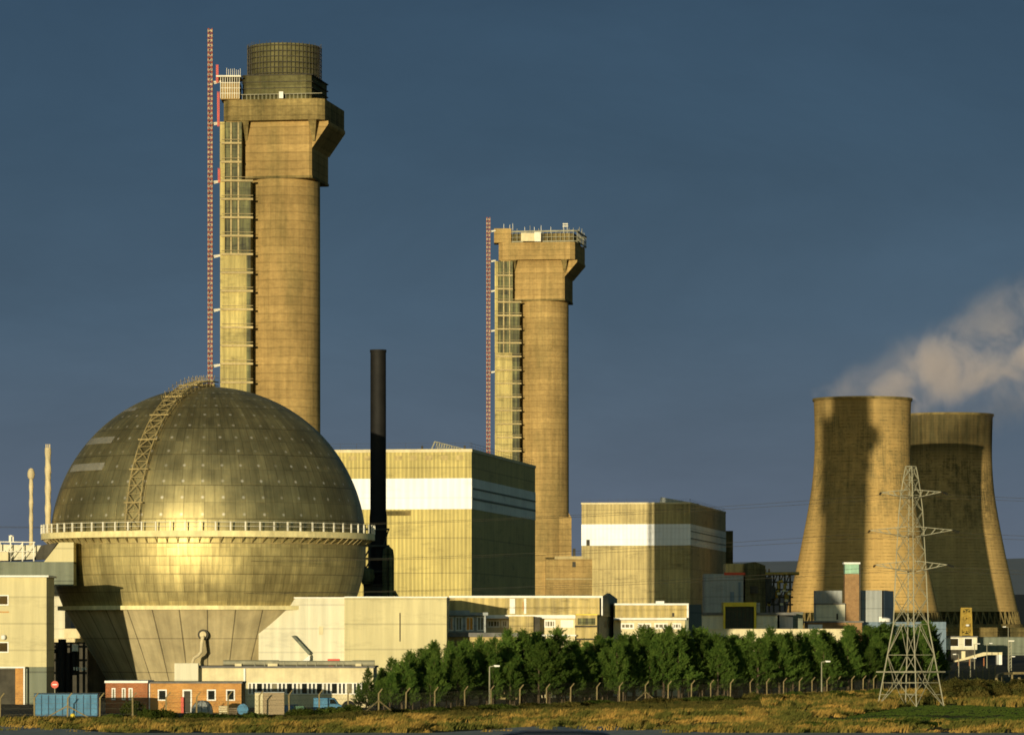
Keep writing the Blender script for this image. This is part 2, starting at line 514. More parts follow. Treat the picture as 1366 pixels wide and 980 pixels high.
# ------------------------------------------------------------------ camera, sun, sky
cam = bpy.data.cameras.new('camera'); co = bpy.data.objects.new('camera', cam); COL.objects.link(co)
co.location = (0, 0, H); co.rotation_euler = (R(90), 0, 0)
cam.sensor_width = 36; cam.lens = 36 * F / 1366; cam.shift_y = (YH - 490) / 1366
cam.clip_start = 1; cam.clip_end = 60000
cam.dof.use_dof = True; cam.dof.focus_distance = 800; cam.dof.aperture_fstop = 2.0
S.camera = co

EL, AZ = 2.4, 13.74
sun = bpy.data.lights.new('sun', 'SUN'); so = bpy.data.objects.new('sun', sun); COL.objects.link(so)
d = Vector((math.sin(R(AZ)) * math.cos(R(EL)), math.cos(R(AZ)) * math.cos(R(EL)), -math.sin(R(EL))))
so.rotation_euler = d.to_track_quat('-Z', 'Y').to_euler()
so.location = (-100, -200, 120)
sun.energy = 4.4; sun.angle = R(.3); sun.color = SUNC

SKYK = 1.65
w = bpy.data.worlds.new('World'); S.world = w; w.use_nodes = True
nt = w.node_tree; bg = nt.nodes['Background']
sky = nt.nodes.new('ShaderNodeTexSky'); sky.sky_type = 'NISHITA'; sky.sun_disc = False
sky.sun_elevation = R(EL); sky.sun_rotation = R(180 + AZ)
sky.air_density = 1.0; sky.dust_density = .6; sky.ozone_density = 2.0
tc = nt.nodes.new('ShaderNodeTexCoord'); sp = nt.nodes.new('ShaderNodeSeparateXYZ')
nt.links.new(tc.outputs['Generated'], sp.inputs[0])
rp = nt.nodes.new('ShaderNodeValToRGB'); nt.links.new(sp.outputs[2], rp.inputs[0])
SKY = [(0.0, (.108, .142, .196)), (.03, (.088, .125, .192)), (.075, (.054, .094, .164)), (.12, (.034, .066, .126)), (.16, (.025, .050, .102)), (.4, (.05, .075, .09))]
rp.color_ramp.elements[0].position = 0; rp.color_ramp.elements[1].position = 1
for i, (p, c) in enumerate(SKY):
    e = rp.color_ramp.elements[0] if i == 0 else rp.color_ramp.elements.new(p)
    e.color = (*[q_ / .11 for q_ in c], 1)
rp.color_ramp.elements[-1].color = (.7, .85, .85, 1)
mp = nt.nodes.new('ShaderNodeMapping'); mp.inputs['Scale'].default_value = (4, 4, 11)
nt.links.new(tc.outputs['Generated'], mp.inputs[0])
nz = nt.nodes.new('ShaderNodeTexNoise'); nz.inputs['Scale'].default_value = 1.5; nz.inputs['Detail'].default_value = 7; nz.inputs['Roughness'].default_value = .62; nz.inputs['Distortion'].default_value = .4
nt.links.new(mp.outputs[0], nz.inputs['Vector'])
mr = nt.nodes.new('ShaderNodeMapRange'); mr.inputs[1].default_value = .3; mr.inputs[2].default_value = .7
mr.inputs[3].default_value = .88; mr.inputs[4].default_value = 1.13
nt.links.new(nz.outputs[0], mr.inputs[0])
tn = nt.nodes.new('ShaderNodeMix'); tn.data_type = 'RGBA'; tn.blend_type = 'MULTIPLY'; tn.inputs[0].default_value = 1
nt.links.new(sky.outputs[0], tn.inputs[6]); tn.inputs[7].default_value = (SKYK * .72, SKYK * 1.0, SKYK * .95, 1)
away = nt.nodes.new('ShaderNodeMapRange'); away.inputs[1].default_value = -.25; away.inputs[2].default_value = .35
away.inputs[3].default_value = 0; away.inputs[4].default_value = .92; nt.links.new(sp.outputs[1], away.inputs[0])
mx = nt.nodes.new('ShaderNodeMix'); mx.data_type = 'RGBA'; nt.links.new(away.outputs[0], mx.inputs[0])
sd = nt.nodes.new('ShaderNodeMapRange'); sd.inputs[1].default_value = .55; sd.inputs[2].default_value = .93   # unseen sky to the sides dimmed, added to darken right-hand faces
sd.inputs[3].default_value = .28; sd.inputs[4].default_value = 1; nt.links.new(sp.outputs[1], sd.inputs[0])
dk = nt.nodes.new('ShaderNodeVectorMath'); dk.operation = 'SCALE'; nt.links.new(rp.outputs[0], dk.inputs[0]); nt.links.new(sd.outputs[0], dk.inputs['Scale'])
nt.links.new(tn.outputs[2], mx.inputs[6]); nt.links.new(dk.outputs[0], mx.inputs[7])
sc_ = nt.nodes.new('ShaderNodeVectorMath'); sc_.operation = 'SCALE'
nt.links.new(mx.outputs[2], sc_.inputs[0]); nt.links.new(mr.outputs[0], sc_.inputs['Scale'])
nt.links.new(sc_.outputs[0], bg.inputs[0]); bg.inputs[1].default_value = .11

S.view_settings.view_transform = 'Standard'; S.view_settings.look = 'None'; S.view_settings.exposure = 0
S.render.engine = 'CYCLES'
S.cycles.use_denoising = True
S.cycles.max_bounces = 5; S.cycles.transparent_max_bounces = 8; S.cycles.volume_bounces = 1
S.cycles.filter_width = 1.7
S.cycles.use_adaptive_sampling = True; S.cycles.adaptive_threshold = .02

# ------------------------------------------------------------------ ground, roads, hills
g = G('ground')
x, y, z = g.sep(g.pos)[:3]
n1 = g.noise(g.pos, .06, 5, .6); n2 = g.noise(g.pos, .9, 4, .65)
gc = g.mix(g.rng(n1, .4, .6), (.05, .055, .02), (.11, .085, .03))
yard = g.mix(g.rng(n1, .35, .65), (.055, .055, .048), (.085, .08, .065))
isy = g.math('MULTIPLY', g.rng(y, 438, 452, 0, 1), g.rng(x, 12, -6, 0, 1))
far = g.rng(y, 800, 1000, 0, 1)
gc = g.mix(g.math('MAXIMUM', isy, far), gc, yard)
m_ground = g.surf(g.shade(gc, g.rng(n2, .3, .7, .8, 1.2)), .95, 0, g.bump(n2, .2, .5), .1)
ys = [-60, 0, 60, 100, 112] + list(range(125, 300, 12)) + list(range(300, 800, 10)) + list(range(800, 1500, 35)) + [1600, 1800, 2000, 2200, 2600, 3200, 4000, 5000, 6000, 7000, 9000, 14000, 25000]
m = MB()
xs = [-1, -.5, -.25, -.17] + [-.14 + .01 * k for k in range(29)] + [.17, .25, .5, 1]
for yy in ys:
    for q in xs:
        hw = max(yy, 120)
        xx = q * hw
        zz = ground_at(xx, yy)
        m.v.append((xx, yy, zz))
nx = len(xs)
for j in range(len(ys) - 1):
    for k in range(nx - 1):
        a = j * nx + k; m.f.append((a, a + 1, a + nx + 1, a + nx))
gr = m.build('ground', m_ground, kind='structure')

# near road on its bank, where the passing car is
MB().quad((-120, 88, 5.22), (120, 88, 5.22), (120, 109, 5.22), (-120, 109, 5.22)).build('road', 'asphalt', kind='structure')
def path_edge(xx): return 377 + 24 * sstep(-35, -44, xx) + 26 * sstep(-8, 3, xx) * sstep(19, 9, xx)


# worn tarmac track along the near side of the rough grass, widening into two pull-ins
m = MB(); prev = None
for k in range(-70, 71):
    xx = float(k)
    far_edge = path_edge(xx) + 1.5 * noise.noise((xx * .3, 0, 0))
    n_ = 8; cur = [(xx, 355 + (far_edge - 355) * j / n_, ground_at(xx, 355 + (far_edge - 355) * j / n_) + .03 + (.1 if j < n_ else -.05)) for j in range(n_ + 1)]
    if prev:
        for j in range(n_): m.quad(prev[j], cur[j], cur[j + 1], prev[j + 1])
    prev = cur
tr = m.build('path', 'gravel', kind='structure')

# far ridge
m = MB(); prev = None
for k in range(0, 90):
    xx = -2200 + 50 * k
    zz = 120 + 26 * sstep(-200, 900, xx) + 14 * noise.noise((xx * .002, 3, 0)) - 10 * sstep(900, 1500, xx)
    cur = ((xx, 7400, zz), (xx, 6600, 40))
    if prev: m.quad(prev[1], cur[1], cur[0], prev[0])
    prev = cur
m.build('hills', 'hill', kind='structure')

# ------------------------------------------------------------------ the spherical reactor building
SY = 580.0; SP = SY / F
SX, SZ, SR = X(278, SY), Z(726, SY), 210 * SP
sph = thing('reactor_dome', 'great metal-clad sphere standing on a tapered concrete skirt, ringed by a cream walkway', 'reactor dome', (SX, SY, 0))


def lat_prof(a, b, n, rr=SR): return [(rr * math.cos(R(a + (b - a) * k / n)), SZ + rr * math.sin(R(a + (b - a) * k / n))) for k in range(n + 1)]


def uv_sph(a, r, zz): return (a + 180, math.degrees(math.asin(max(-1, min(1, (zz - SZ) / SR)))))


GZ = Z(719.5, SY)                                   # walkway deck level
LATG = math.degrees(math.asin((GZ - SZ) / SR))
m = MB(); m.rev(SX, SY, lat_prof(LATG, 89.9, 48), 144, uvf=uv_sph, a0=-180, a1=180)
o = m.build('upper_shell', 'dome', sph, True); smooth_by_angle(o)
LATR = math.degrees(math.asin((Z(809, SY) - SZ) / SR))
m = MB(); m.rev(SX, SY, lat_prof(LATR, LATG, 20), 144, uvf=uv_sph, a0=-180, a1=180)
o = m.build('lower_shell', 'shell', sph, True); smooth_by_angle(o)
# pale replacement sheets on the left of the shell
for (la0, la1, lo0, lo1) in ((38.2, 41.4, -74, -46), (26.6, 29.6, -72, -43), (56, 58.2, -74, -52)):
    m = MB(); m.rev(SX, SY, lat_prof(la0, la1, 2, SR + .04), 14, a0=lo0, a1=lo1)
    smooth_by_angle(m.build('replacement_sheet', 'patch', sph, True, label='pale grey strip of newer metal sheets on the dome'))
# walkway with brackets below and its railing
GR = 222 * SP
m = MB(); m.rev(SX, SY, [(SR - .3, GZ - .1), (GR, GZ - .1), (GR, GZ + .72), (GR - .08, GZ + .72), (GR - .08, GZ + .1), (SR - .3, GZ + .1)], 144, a0=-180, a1=180)
for k in range(96):
    t = R(k * 3.75 - 180 + 1)
    sn_, cs_ = math.sin(t), -math.cos(t)
    p0 = Vector((SX + sn_ * (SR - .1), SY + cs_ * (SR - .1), GZ - .75)); p1 = Vector((SX + sn_ * (GR - .15), SY + cs_ * (GR - .15), GZ - .12))
    pass
walk = m.build('walkway', 'ygal', sph)
m = MB()
for k in range(96):
    t = R(k * 3.75 - 180 + 1)
    sn_, cs_ = math.sin(t), -math.cos(t)
    m.bar((SX + sn_ * (SR - .1), SY + cs_ * (SR - .1), GZ - .95), (SX + sn_ * (GR - .35), SY + cs_ * (GR - .35), GZ - .14), .12)
m.rev(SX, SY, [(SR - .3, GZ - .98), (SR + .1, GZ - .98), (SR + .1, GZ - .84), (SR - .3, GZ - .84)], 96, a0=-180, a1=180)
m.build('bracket_ring', 'truss', walk)
m = MB()
for k in range(72):
    t = R(k * 5 + 1.5)
    sx_, sy_ = SX + math.sin(t) * (GR - .04), SY - math.cos(t) * (GR - .04)
    m.box(sx_ - .09, sx_ + .09, sy_ - .09, sy_ + .09, GZ + .73, GZ + 1.95, math.degrees(t), (sx_, sy_))
m.rev(SX, SY, [(GR - .05, GZ + 1.3), (GR, GZ + 1.3), (GR, GZ + 1.34), (GR - .05, GZ + 1.34)], 144, a0=-180, a1=180)
m.rev(SX, SY, [(GR - .05, GZ + 1.86), (GR, GZ + 1.86), (GR, GZ + 1.91), (GR - .05, GZ + 1.91)], 144, a0=-180, a1=180)
m.build('railing', 'steel_w', walk)
# ring beam and skirt
RZ = Z(809, SY); RR = SR * math.cos(R(LATR))
m = MB(); m.rev(SX, SY, [(RR - .2, RZ - .5), (RR + .75, RZ - .5), (RR + .75, RZ + .05), (RR - .2, RZ + .05)], 144, a0=-180, a1=180)
m.build('ring_beam', 'ygal', sph)
uvm = lambda a, r, zz: (a + 180, zz)
r_bot = 119 * SP
m = MB(); m.rev(SX, SY, [(r_bot, -.3), (r_bot + (RR - r_bot) * .42, RZ * .42), (RR - .25, RZ - .45)], 96, uvf=uvm, a0=-180, a1=180)
smooth_by_angle(m.build('skirt', 'skirt', sph, True))
# maintenance ladder truss riding over the crown
azL = R(-23)
hdir = Vector((math.sin(azL), -math.cos(azL), 0)); side = Vector((math.cos(azL), math.sin(azL), 0))


def on_dome(lat, off, s):
    r = SR + off
    return Vector((SX, SY, SZ)) + hdir * (r * math.cos(R(lat))) + Vector((0, 0, r * math.sin(R(lat)))) + side * s


m = MB(); lats = [LATG + 2.4 + k * 3.05 for k in range(30)]; lats = [l for l in lats if l < 93]
for k in range(len(lats) - 1):
    a, b = lats[k], lats[k + 1]
    for s in (-1.0, 1.0):
        m.bar(on_dome(a, .7, s), on_dome(b, .7, s), .15)
        m.bar(on_dome(a, .2, s), on_dome(b, .2, s), .07)
        m.bar(on_dome(a, .0, s), on_dome(a, .7, s), .07)
    m.bar(on_dome(a, .7, -1.0), on_dome(a, .7, 1.0), .08)
    if k % 2 == 0:
        m.bar(on_dome(a, .7, -1.0), on_dome(b, .7, 0), .09); m.bar(on_dome(a, .7, 1.0), on_dome(b, .7, 0), .09)
    else:
        m.bar(on_dome(a, .7, 0), on_dome(b, .7, -1.0), .09); m.bar(on_dome(a, .7, 0), on_dome(b, .7, 1.0), .09)
    if k % 4 == 3:
        m.bar(on_dome(a, .75, -1.45), on_dome(a, .75, 1.45), .2)
    if a > 58:
        for s in (-1.05, 0, 1.05): m.bar(on_dome(a, .7, s), on_dome(a, 1.6, s), .06)
        for s in (-1.05, 1.05): m.bar(on_dome(a, 1.3, s), on_dome(b, 1.3, s), .04)
m.build('ladder_truss', 'truss', sph)
m = MB(); tz = SZ + SR
m.box(SX - 2.0, SX + .9, SY - 1.2, SY + 1.2, tz + .1, tz + .4)
for k in range(8): m.bar((SX - 2.0 + k * .4, SY - 1.1, tz + .4), (SX - 2.0 + k * .4, SY - 1.1, tz + 1.2), .06)
m.build('crown_platform', 'truss', sph)
# vent pipe on the skirt
pf = lambda px, py, yy: (X(px, yy), yy, Z(py, yy))
vy = SY - 18.5
m = MB(); c0 = Vector(pf(271, 846, vy))
m.tube([c0 + Vector((0, 2.5, 0)), c0 + Vector((0, -.5, 0))], .45, 20)
m.tube([c0 + Vector((0, .2, -.1)), c0 + Vector((0, -.8, -.3)), c0 + Vector((-.15, -1.0, -1.2)), c0 + Vector((-.2, -1.0, -2.3)), c0 + Vector((-.6, -1.0, -2.8)), c0 + Vector((-1.15, -1.0, -3.1)), c0 + Vector((-1.35, -1.0, -3.6)), c0 + Vector((-1.35, -1.0, -5.0))], .24, 12)
vp = smooth_by_angle(m.build('vent_pipe', 'flue', sph, True))
m = MB(); m.tube([c0 + Vector((0, 2.4, 0)), c0 + Vector((0, -.2, 0))], .72, 20); m.build('flange', 'steel_d', vp)

# ------------------------------------------------------------------ pile chimneys
def chimney(Y, k, label, cxp, shaft_px, blk, colr, lift, bars, topspec, mastp, ties, bottom_z):
    """Y: depth; k: size factor; pixel columns are photo measurements turned into metres at that depth"""
    A = -9
    cx, r = X(cxp, Y), M(shaft_px, Y) / 2
    Yf = Y - r - 2.4 * k                     # the faces were measured on the front of the head
    q = lambda px: X(px, Yf)
    zz = lambda py: Z(py, Yf)
    t = thing('pile_chimney', label, 'chimney', (cx, Y, bottom_z))
    m = MB(); m.rev(cx, Y, [(r * 1.04, bottom_z), (r * 1.01, bottom_z + 30), (r, zz(blk[3]) - .2), (r, zz(blk[2]))], 72, a0=-180, a1=180)
    smooth_by_angle(m.build('shaft', 'conc1', t, True))
    # head block: chamfered square
    bx0, bx1, bt, bb = q(blk[0]), q(blk[1]), zz(blk[2]), zz(blk[3])
    yf = Y - r - 1.1 * k
    bw = bx1 - bx0; bd = 2 * r + 2.2 * k
    def oct_(x0, x1, yf, dep, ch):
        c, n = math.cos(R(A)), math.sin(R(A)); out = []
        for u, v in ((ch, 0), (x1 - x0 - ch, 0), (x1 - x0, ch), (x1 - x0, dep - ch), (x1 - x0 - ch, dep), (ch, dep), (0, dep - ch), (0, ch)):
            u -= (x1 - x0)           # turn about the front right corner
            out.append((x1 + u * c - v * n, yf + u * n + v * c))
        return out
    def fr(u, v, x1=0, y1=0):       # local (right, back) from a front right corner to world
        c, n = math.cos(R(A)), math.sin(R(A)); return (x1 + u * c - v * n, y1 + u * n + v * c)
    m = MB(); m.prism([(x, y, bb) for x, y in oct_(bx0, bx1, yf, bd, .5 * k)], (0, 0, bt - bb + .6))
    head = m.build('head_block', 'conc1', t)
    m = MB(); m.prism([(x, y, bb - .02) for x, y in oct_(bx0 - .12, bx1 + .12, yf - .12, bd + .24, .5 * k)], (0, 0, .5 * k))
    m.build('drip_course', 'conc_dirty', head)
    # overhanging gallery
    gx0, gx1, gt, gb = q(colr[0]), q(colr[1]), zz(colr[2]), zz(colr[3])
    gy = yf - 2.6 * k; gd = 23.0 * k
    m = MB(); m.prism([(x, y, gb) for x, y in oct_(gx0, gx1, gy, gd, 1.3 * k)], (0, 0, gt - gb))
    gal = m.build('gallery', 'conc_dirty' if topspec['cyl'] else 'conc1', t)
    # corbels: solid splay along the right side, struts in front
    hh = (gb - zz(colr[4]))
    c, n = math.cos(R(A)), math.sin(R(A))
    rr_ = [Vector((*fr(0, .6 * k, bx1, yf), gb - .01)), Vector((*fr(gx1 - bx1 + .8 * k, .6 * k, bx1, yf), gb - .01)), Vector((*fr(gx1 - bx1 + .8 * k, .6 * k, bx1, yf), gb - hh * .12)), Vector((*fr(0, .6 * k, bx1, yf), gb - hh))]
    m = MB(); m.prism(rr_, (-n * bd, c * bd, 0))
    m.build('corbel', 'conc1', t)
    for px in (blk[0] - 2 * k, blk[1] - 4 * k):
        bxx = q(px); yb_ = yf + .6 + (bx1 - bxx) * .16; w0, w1 = 1.7 * k, .45 * k
        T = [(bxx, yb_, gb - .01), (bxx + w0, yb_, gb - .01), (bxx + w0, yb_ - 2.6 * k, gb - .01), (bxx, yb_ - 2.6 * k, gb - .01)]
        B = [(bxx + w0 * .5, yb_, gb - hh * .75), (bxx + w0 * .5 + w1, yb_, gb - hh * .75), (bxx + w0 * .5 + w1, yb_ - .7, gb - hh * .75), (bxx + w0 * .5, yb_ - .7, gb - hh * .75)]
        m = MB(); m.v = T + B; m.f = [(0, 1, 2, 3), (7, 6, 5, 4), (0, 4, 5, 1), (1, 5, 6, 2), (2, 6, 7, 3), (3, 7, 4, 0)]; m.build('strut', 'conc_dirty', t)
    # left corbel behind the lift tower
    p = [Vector((bx0 + .1, yf + 1.2, gb - .01)), Vector((gx0 + 1, yf + 1.2, gb - .01)), Vector((bx0 + .1, yf + 1.2, gb - hh))]
    m = MB(); m.prism(p, (0, bw * .8, 0)); m.build('corbel', 'conc1', t)
    # works above the gallery
    if topspec['cyl']:
        f0, f1, ft = topspec['house']; c0, c1, ct = topspec['cyl']
        hx0, hx1 = q(f0), q(f1)
        m = MB(); m.prism([(x, y, gt - .01) for x, y in oct_(hx0, hx1, yf - .5, bd, 1.0)], (0, 0, zz(ft) - gt)); hs = m.build('filter_house', 'cyl', t)
        m = MB()
        for j in range(3):
            m.prism([(x, y, gt + 1.1 + j * 1.3) for x, y in oct_(hx0 - .25, hx1 + .25, yf - .75, bd + .5, 1.0)], (0, 0, .14))
        m.prism([(x, y, zz(ft)) for x, y in oct_(hx0 - .25, hx1 + .25, yf - .75, bd + .5, 1.0)], (0, 0, .18))
        m.build('handrail', 'steel_d', hs)
        ccx, cr = (X(c0, Y) + X(c1, Y)) / 2, M(c1 - c0, Y) / 2
        m = MB(); m.rev(ccx, Y, [(cr * .95, zz(ft)), (cr * .95, zz(ct) - .2), (cr * .9, zz(ct) - .2), (cr * .9, zz(ft) + 1)], 48, a0=-180, a1=180)
        cy = smooth_by_angle(m.build('top_cylinder', 'cyl', t, True))
        m = MB()
        for j in range(56):
            a = R(j * 360 / 56); xx, yy = ccx + math.sin(a) * cr, Y - math.cos(a) * cr
            m.bar((xx, yy, zz(ft)), (xx, yy, zz(ct) + rnd.uniform(-.2, .5)), .09)
        for j in range(6):
            z_ = zz(ft) + (zz(ct) - zz(ft)) * (j + .6) / 6.2
            m.rev(ccx, Y, [(cr - .06, z_ - .06), (cr + .06, z_ - .06), (cr + .06, z_ + .06), (cr - .06, z_ + .06)], 48, a0=-180, a1=180)
        for j in range(5):                                  # hoist cage at the left of the cylinder
            xx = q(328 + j * 2.3); m.bar((xx, Y - 3, zz(ft)), (xx, Y - 3, zz(ct) - .2 - rnd.random()), .13)
        for py in (60, 66, 72, 78, 84, 90, 96): m.bar((q(328), Y - 3, zz(py)), (q(338), Y - 3, zz(py + 1)), .12)
        m.build('scaffold', 'steel_d', cy)
        m = MB(); m.box(q(294), q(319), yf - .4, yf + 6, gt + .01, zz(109)).build('lift_motor_room', 'conc1', t)
        m = MB(); m.box(q(288), q(321), yf - .9, yf + 7, zz(102.3), zz(100.3))
        for j in range(8): xx = q(302 + j * 2.6); m.bar((xx, yf - .5, zz(100)), (xx, yf - .5, zz(91 + rnd.uniform(-2, 2))), .07)
        for j in range(9): xx = q(294 + j * 3.1); m.bar((xx, yf - .6, zz(131)), (xx, yf - .6, zz(103)), .11)
        for py in (110, 117, 124): m.bar((q(294), yf - .6, zz(py)), (q(320), yf - .6, zz(py)), .1)
        m.build('landing', 'steel_w', t)
        MB().box(q(372.5), q(378), gy + .5, gy + 1.5, gt + .01, zz(123)).build('sign_board', 'white', t)
        m = MB()
        for j in range(17): xx = q(323 + j * 5.3); m.bar((xx, gy + .2 - (xx - gx1) * .156, gt), (xx, gy + .2 - (xx - gx1) * .156, gt + 1.1), .09)
        m.bar((q(320), gy + .2 + (gx1 - q(320)) * .156, gt + 1.05), (q(430), gy + .2, gt + 1.05), .12)
        m.build('railing', 'steel_g', gal)
    else:
        m = MB(); f0, f1, ft = topspec['frame']
        hx0, hx1 = q(f0), q(f1)
        ring = oct_(hx0, hx1, gy + .9, gd * .9, 1.0)
        for z_, h in ((gt + .35, .35), (gt + 1.7, .15), (zz(ft), .45)):
            for i2 in range(8):
                a, b = ring[i2], ring[(i2 + 1) % 8]; m.bar((*a, z_), (*b, z_), h)
        for i2 in range(8):
            a, b = Vector(ring[i2]), Vector(ring[(i2 + 1) % 8]); ns = max(1, int((b - a).length / 1.3))
            for s_ in range(ns):
                p = a.lerp(b, s_ / ns); m.bar((p.x, p.y, gt), (p.x, p.y, zz(ft) + rnd.choice((0, 0, 0, .9, 1.8))), .13)
        m.build('scaffold', 'steel_g', t)
        m = MB(); m.prism([(x, y, gt - .01) for x, y in oct_(hx0 + 3, hx1 - 1, gy + 2.5, gd * .7, 1.0)], (0, 0, zz(ft) - gt - .5)); m.build('filter_house', 'conc_dirty', t)
        m = MB(); m.box(q(695), q(717), gy + .4, gy + .75, gt + .2, zz(311)); m.build('hoarding', 'cream', t)
        MB().box(q(713), q(721.5), gy + .2, gy + .38, gt + .1, zz(310)).build('sign_board', 'steel_w', t)
        for px, py in ((672, 296), (680, 297), (684, 295), (700, 300), (713, 300), (722, 298), (735, 300), (752, 295), (757, 295)):
            MB().bar((q(px), Y - 4, zz(ft)), (q(px), Y - 4, zz(py)), .12).build('roof_mast', 'steel_w', t)
        for py, h in ((296, .35), (299, .3)): MB().bar((q(751), Y - 4, zz(py)), (q(758), Y - 4, zz(py)), h).build('aerial', 'steel_w', t)
        m = MB(); m.box(q(659), q(682), yf + .5, yf + 7, gt, zz(304)); m.build('lift_motor_room', 'conc1', t)
    # lift tower down the left flank
    l0, l1, l2, ltop, lmid, lbot = lift
    ly = yf - .6
    m = MB(); m.box(q(l0) + .4, q(l2), ly + .6, ly + 6.2, bottom_z, zz(lmid), A * .5)
    m.box(q(l0) + .4, q(l1), ly + .6, ly + 6.2, zz(lmid) + .01, zz(ltop), A * .5)
    lt = m.build('lift_tower', 'liftdark', t)
    m = MB()
    ztop_clad = zz(topspec['clad'])
    m.box(q(l0) + .05, q(l2) - .3, ly + .2, ly + .45, bottom_z, ztop_clad)
    m.box(q(l0), q(l0) + 1.0, ly + .1, ly + 6, ztop_clad + .01, zz(ltop))
    m.build('cladding', 'liftclad', lt)
    m = MB()
    for px, hi in ((l0 + (l2 - l0) * .36, ltop), (l0 + (l2 - l0) * .6, ltop), (l0 + (l2 - l0) * .92, lmid)):
        m.box(q(px) - .16, q(px) + .16, ly + .2, ly + .5, ztop_clad + .01, zz(hi))
    m.build('guide_rail', 'conc_pale', lt)
    for j in range(22):
        py = topspec['strip0'] + (topspec['clad'] - topspec['strip0']) * j / 22
    m = MB()
    for j in range(7):                                     # ragged strips of sheeting still hanging over the open part
        px = l0 + (l2 - l0) * (.3 + .1 * j); py = topspec['clad'] - rnd.uniform(8, 60) * k * 870 / Y
        m.box(q(px) - .3, q(px) + .3, ly + .52, ly + .58, ztop_clad - .2, zz(py))
    m.build('loose_sheet', 'conc_pale', lt)
    for j, py in enumerate(bars):
        xe = l1 if py < lmid else l2 + (l2 - l0) * .08
        m = MB(); m.box(q(l0 + 2), q(xe), ly - .5, ly + .55, zz(py), zz(py) + .42 * k, 3.0)
        m.box(q(l0 + 2), q(xe), ly - .5, ly - .42, zz(py) + .9 * k, zz(py) + 1.0 * k, 3.0)
        m.build('platform', 'conc_pale', lt)
    return t, ly, q, zz


c1, ly, q, zz = chimney(870, 1.0, 'tallest concrete chimney, with a dark caged cylinder on its square head, behind the dome', 377, 100,
        (322, 415, 158, 236), (294, 432, 132, 160, 196), (293, 322, 334, 162, 241, 520),
        [192, 217, 242, 266.5, 291, 315.5, 340, 364.5, 389, 413.5, 437.5, 462, 486, 511, 535], dict(cyl=(330, 429, 53), house=(320, 414, 99), clad=340, strip0=240), None, None, 1.0)
c2, ly2, q2, zz2 = chimney(1320, 1.1, 'shorter-looking concrete chimney with railed square head and thin roof masts, between the two big halls', 724, 69,
        (683, 753, 343, 400), (663, 766, 323, 346, 368), (660, 684, 693, 348, 403, 600),
        [368, 386, 403.5, 421.5, 439.5, 458, 476, 494, 512, 530, 548, 566, 584, 602], dict(cyl=None, frame=(667, 769, 308), clad=470, strip0=400), None, None, 6.5)
m = MB(); m.box(X(716, 1320), X(762, 1320), 1313.5, 1326, 6, Z(690, 1320))
m.prism([(X(758.5, 1320), 1318, Z(690, 1320)), (X(762, 1320), 1318, Z(690, 1320)), (X(758.5, 1320), 1318, Z(684, 1320))], (0, 6, 0))
m.build('buttress', 'conc1', c2)


def mast(Y, x0p, x1p, ytop, zbot, mat, label, ties, tie_to, ty):
    x0, x1, zt = X(x0p, Y), X(x1p, Y), Z(ytop, Y)
    w = x1 - x0
    t = thing('hoist_mast', label, 'mast', ((x0 + x1) / 2, Y, zbot))
    m = MB(); st = w * 1.15
    cs = [(x0, ty), (x1, ty), (x1, ty + w), (x0, ty + w)]
    for cxy in cs: m.bar((*cxy, zbot), (*cxy, zt), w * .2)
    z_ = zbot; j = 0
    while z_ < zt - st * .5:
        for i in range(4):
            a, b = cs[i], cs[(i + 1) % 4]
            m.bar((*a, z_), (*b, z_), w * .16)
            if j % 2: a, b = b, a
            m.bar((*a, z_), (*b, min(zt, z_ + st)), w * .15)
        z_ += st; j += 1
    m.build('lattice', mat, t)
    for py in ties:
        m = MB(); zz_ = Z(py, Y)
        m.bar((x1, ty + w, zz_), (X(tie_to, Y), ty + 1.5, zz_ + .25), .3); m.bar((x0, ty + w, zz_ - .6), (X(tie_to, Y), ty + 1.5, zz_ + .1), .2)
        m.build('tie', 'steel_w', t)
    return t


t = mast(860, 277.6, 282.8, 38, 1, 'mast', 'tall red and white hoist mast beside the tallest chimney', [109, 164, 242, 341, 413, 487], 294, ly - .5)
for px, a, b in ((289.5, 86, 110), (291, 122, 168), (292, 224, 243)):
    m = MB(); x0, x1, y0 = X(px - 1.1, 860), X(px + 1.1, 860), ly
    for xx in (x0, x1): m.bar((xx, y0, Z(b, 860)), (xx, y0, Z(a, 860)), .12)
    n_ = int((b - a) / 3)
    for k in range(n_): m.bar((x0, y0, Z(b - k * 3, 860)), (x1, y0, Z(b - k * 3 - 3, 860)), .1); m.bar((x0, y0, Z(b - k * 3, 860)), (x1, y0, Z(b - k * 3, 860)), .1)
    m.build('hoist_frame', 'red', t)
mast(1310, 649.2, 653.6, 290, 6.5, 'mast2', 'red and white hoist mast beside the farther chimney', [308, 348, 388, 441, 496], 661, ly2 - .5)

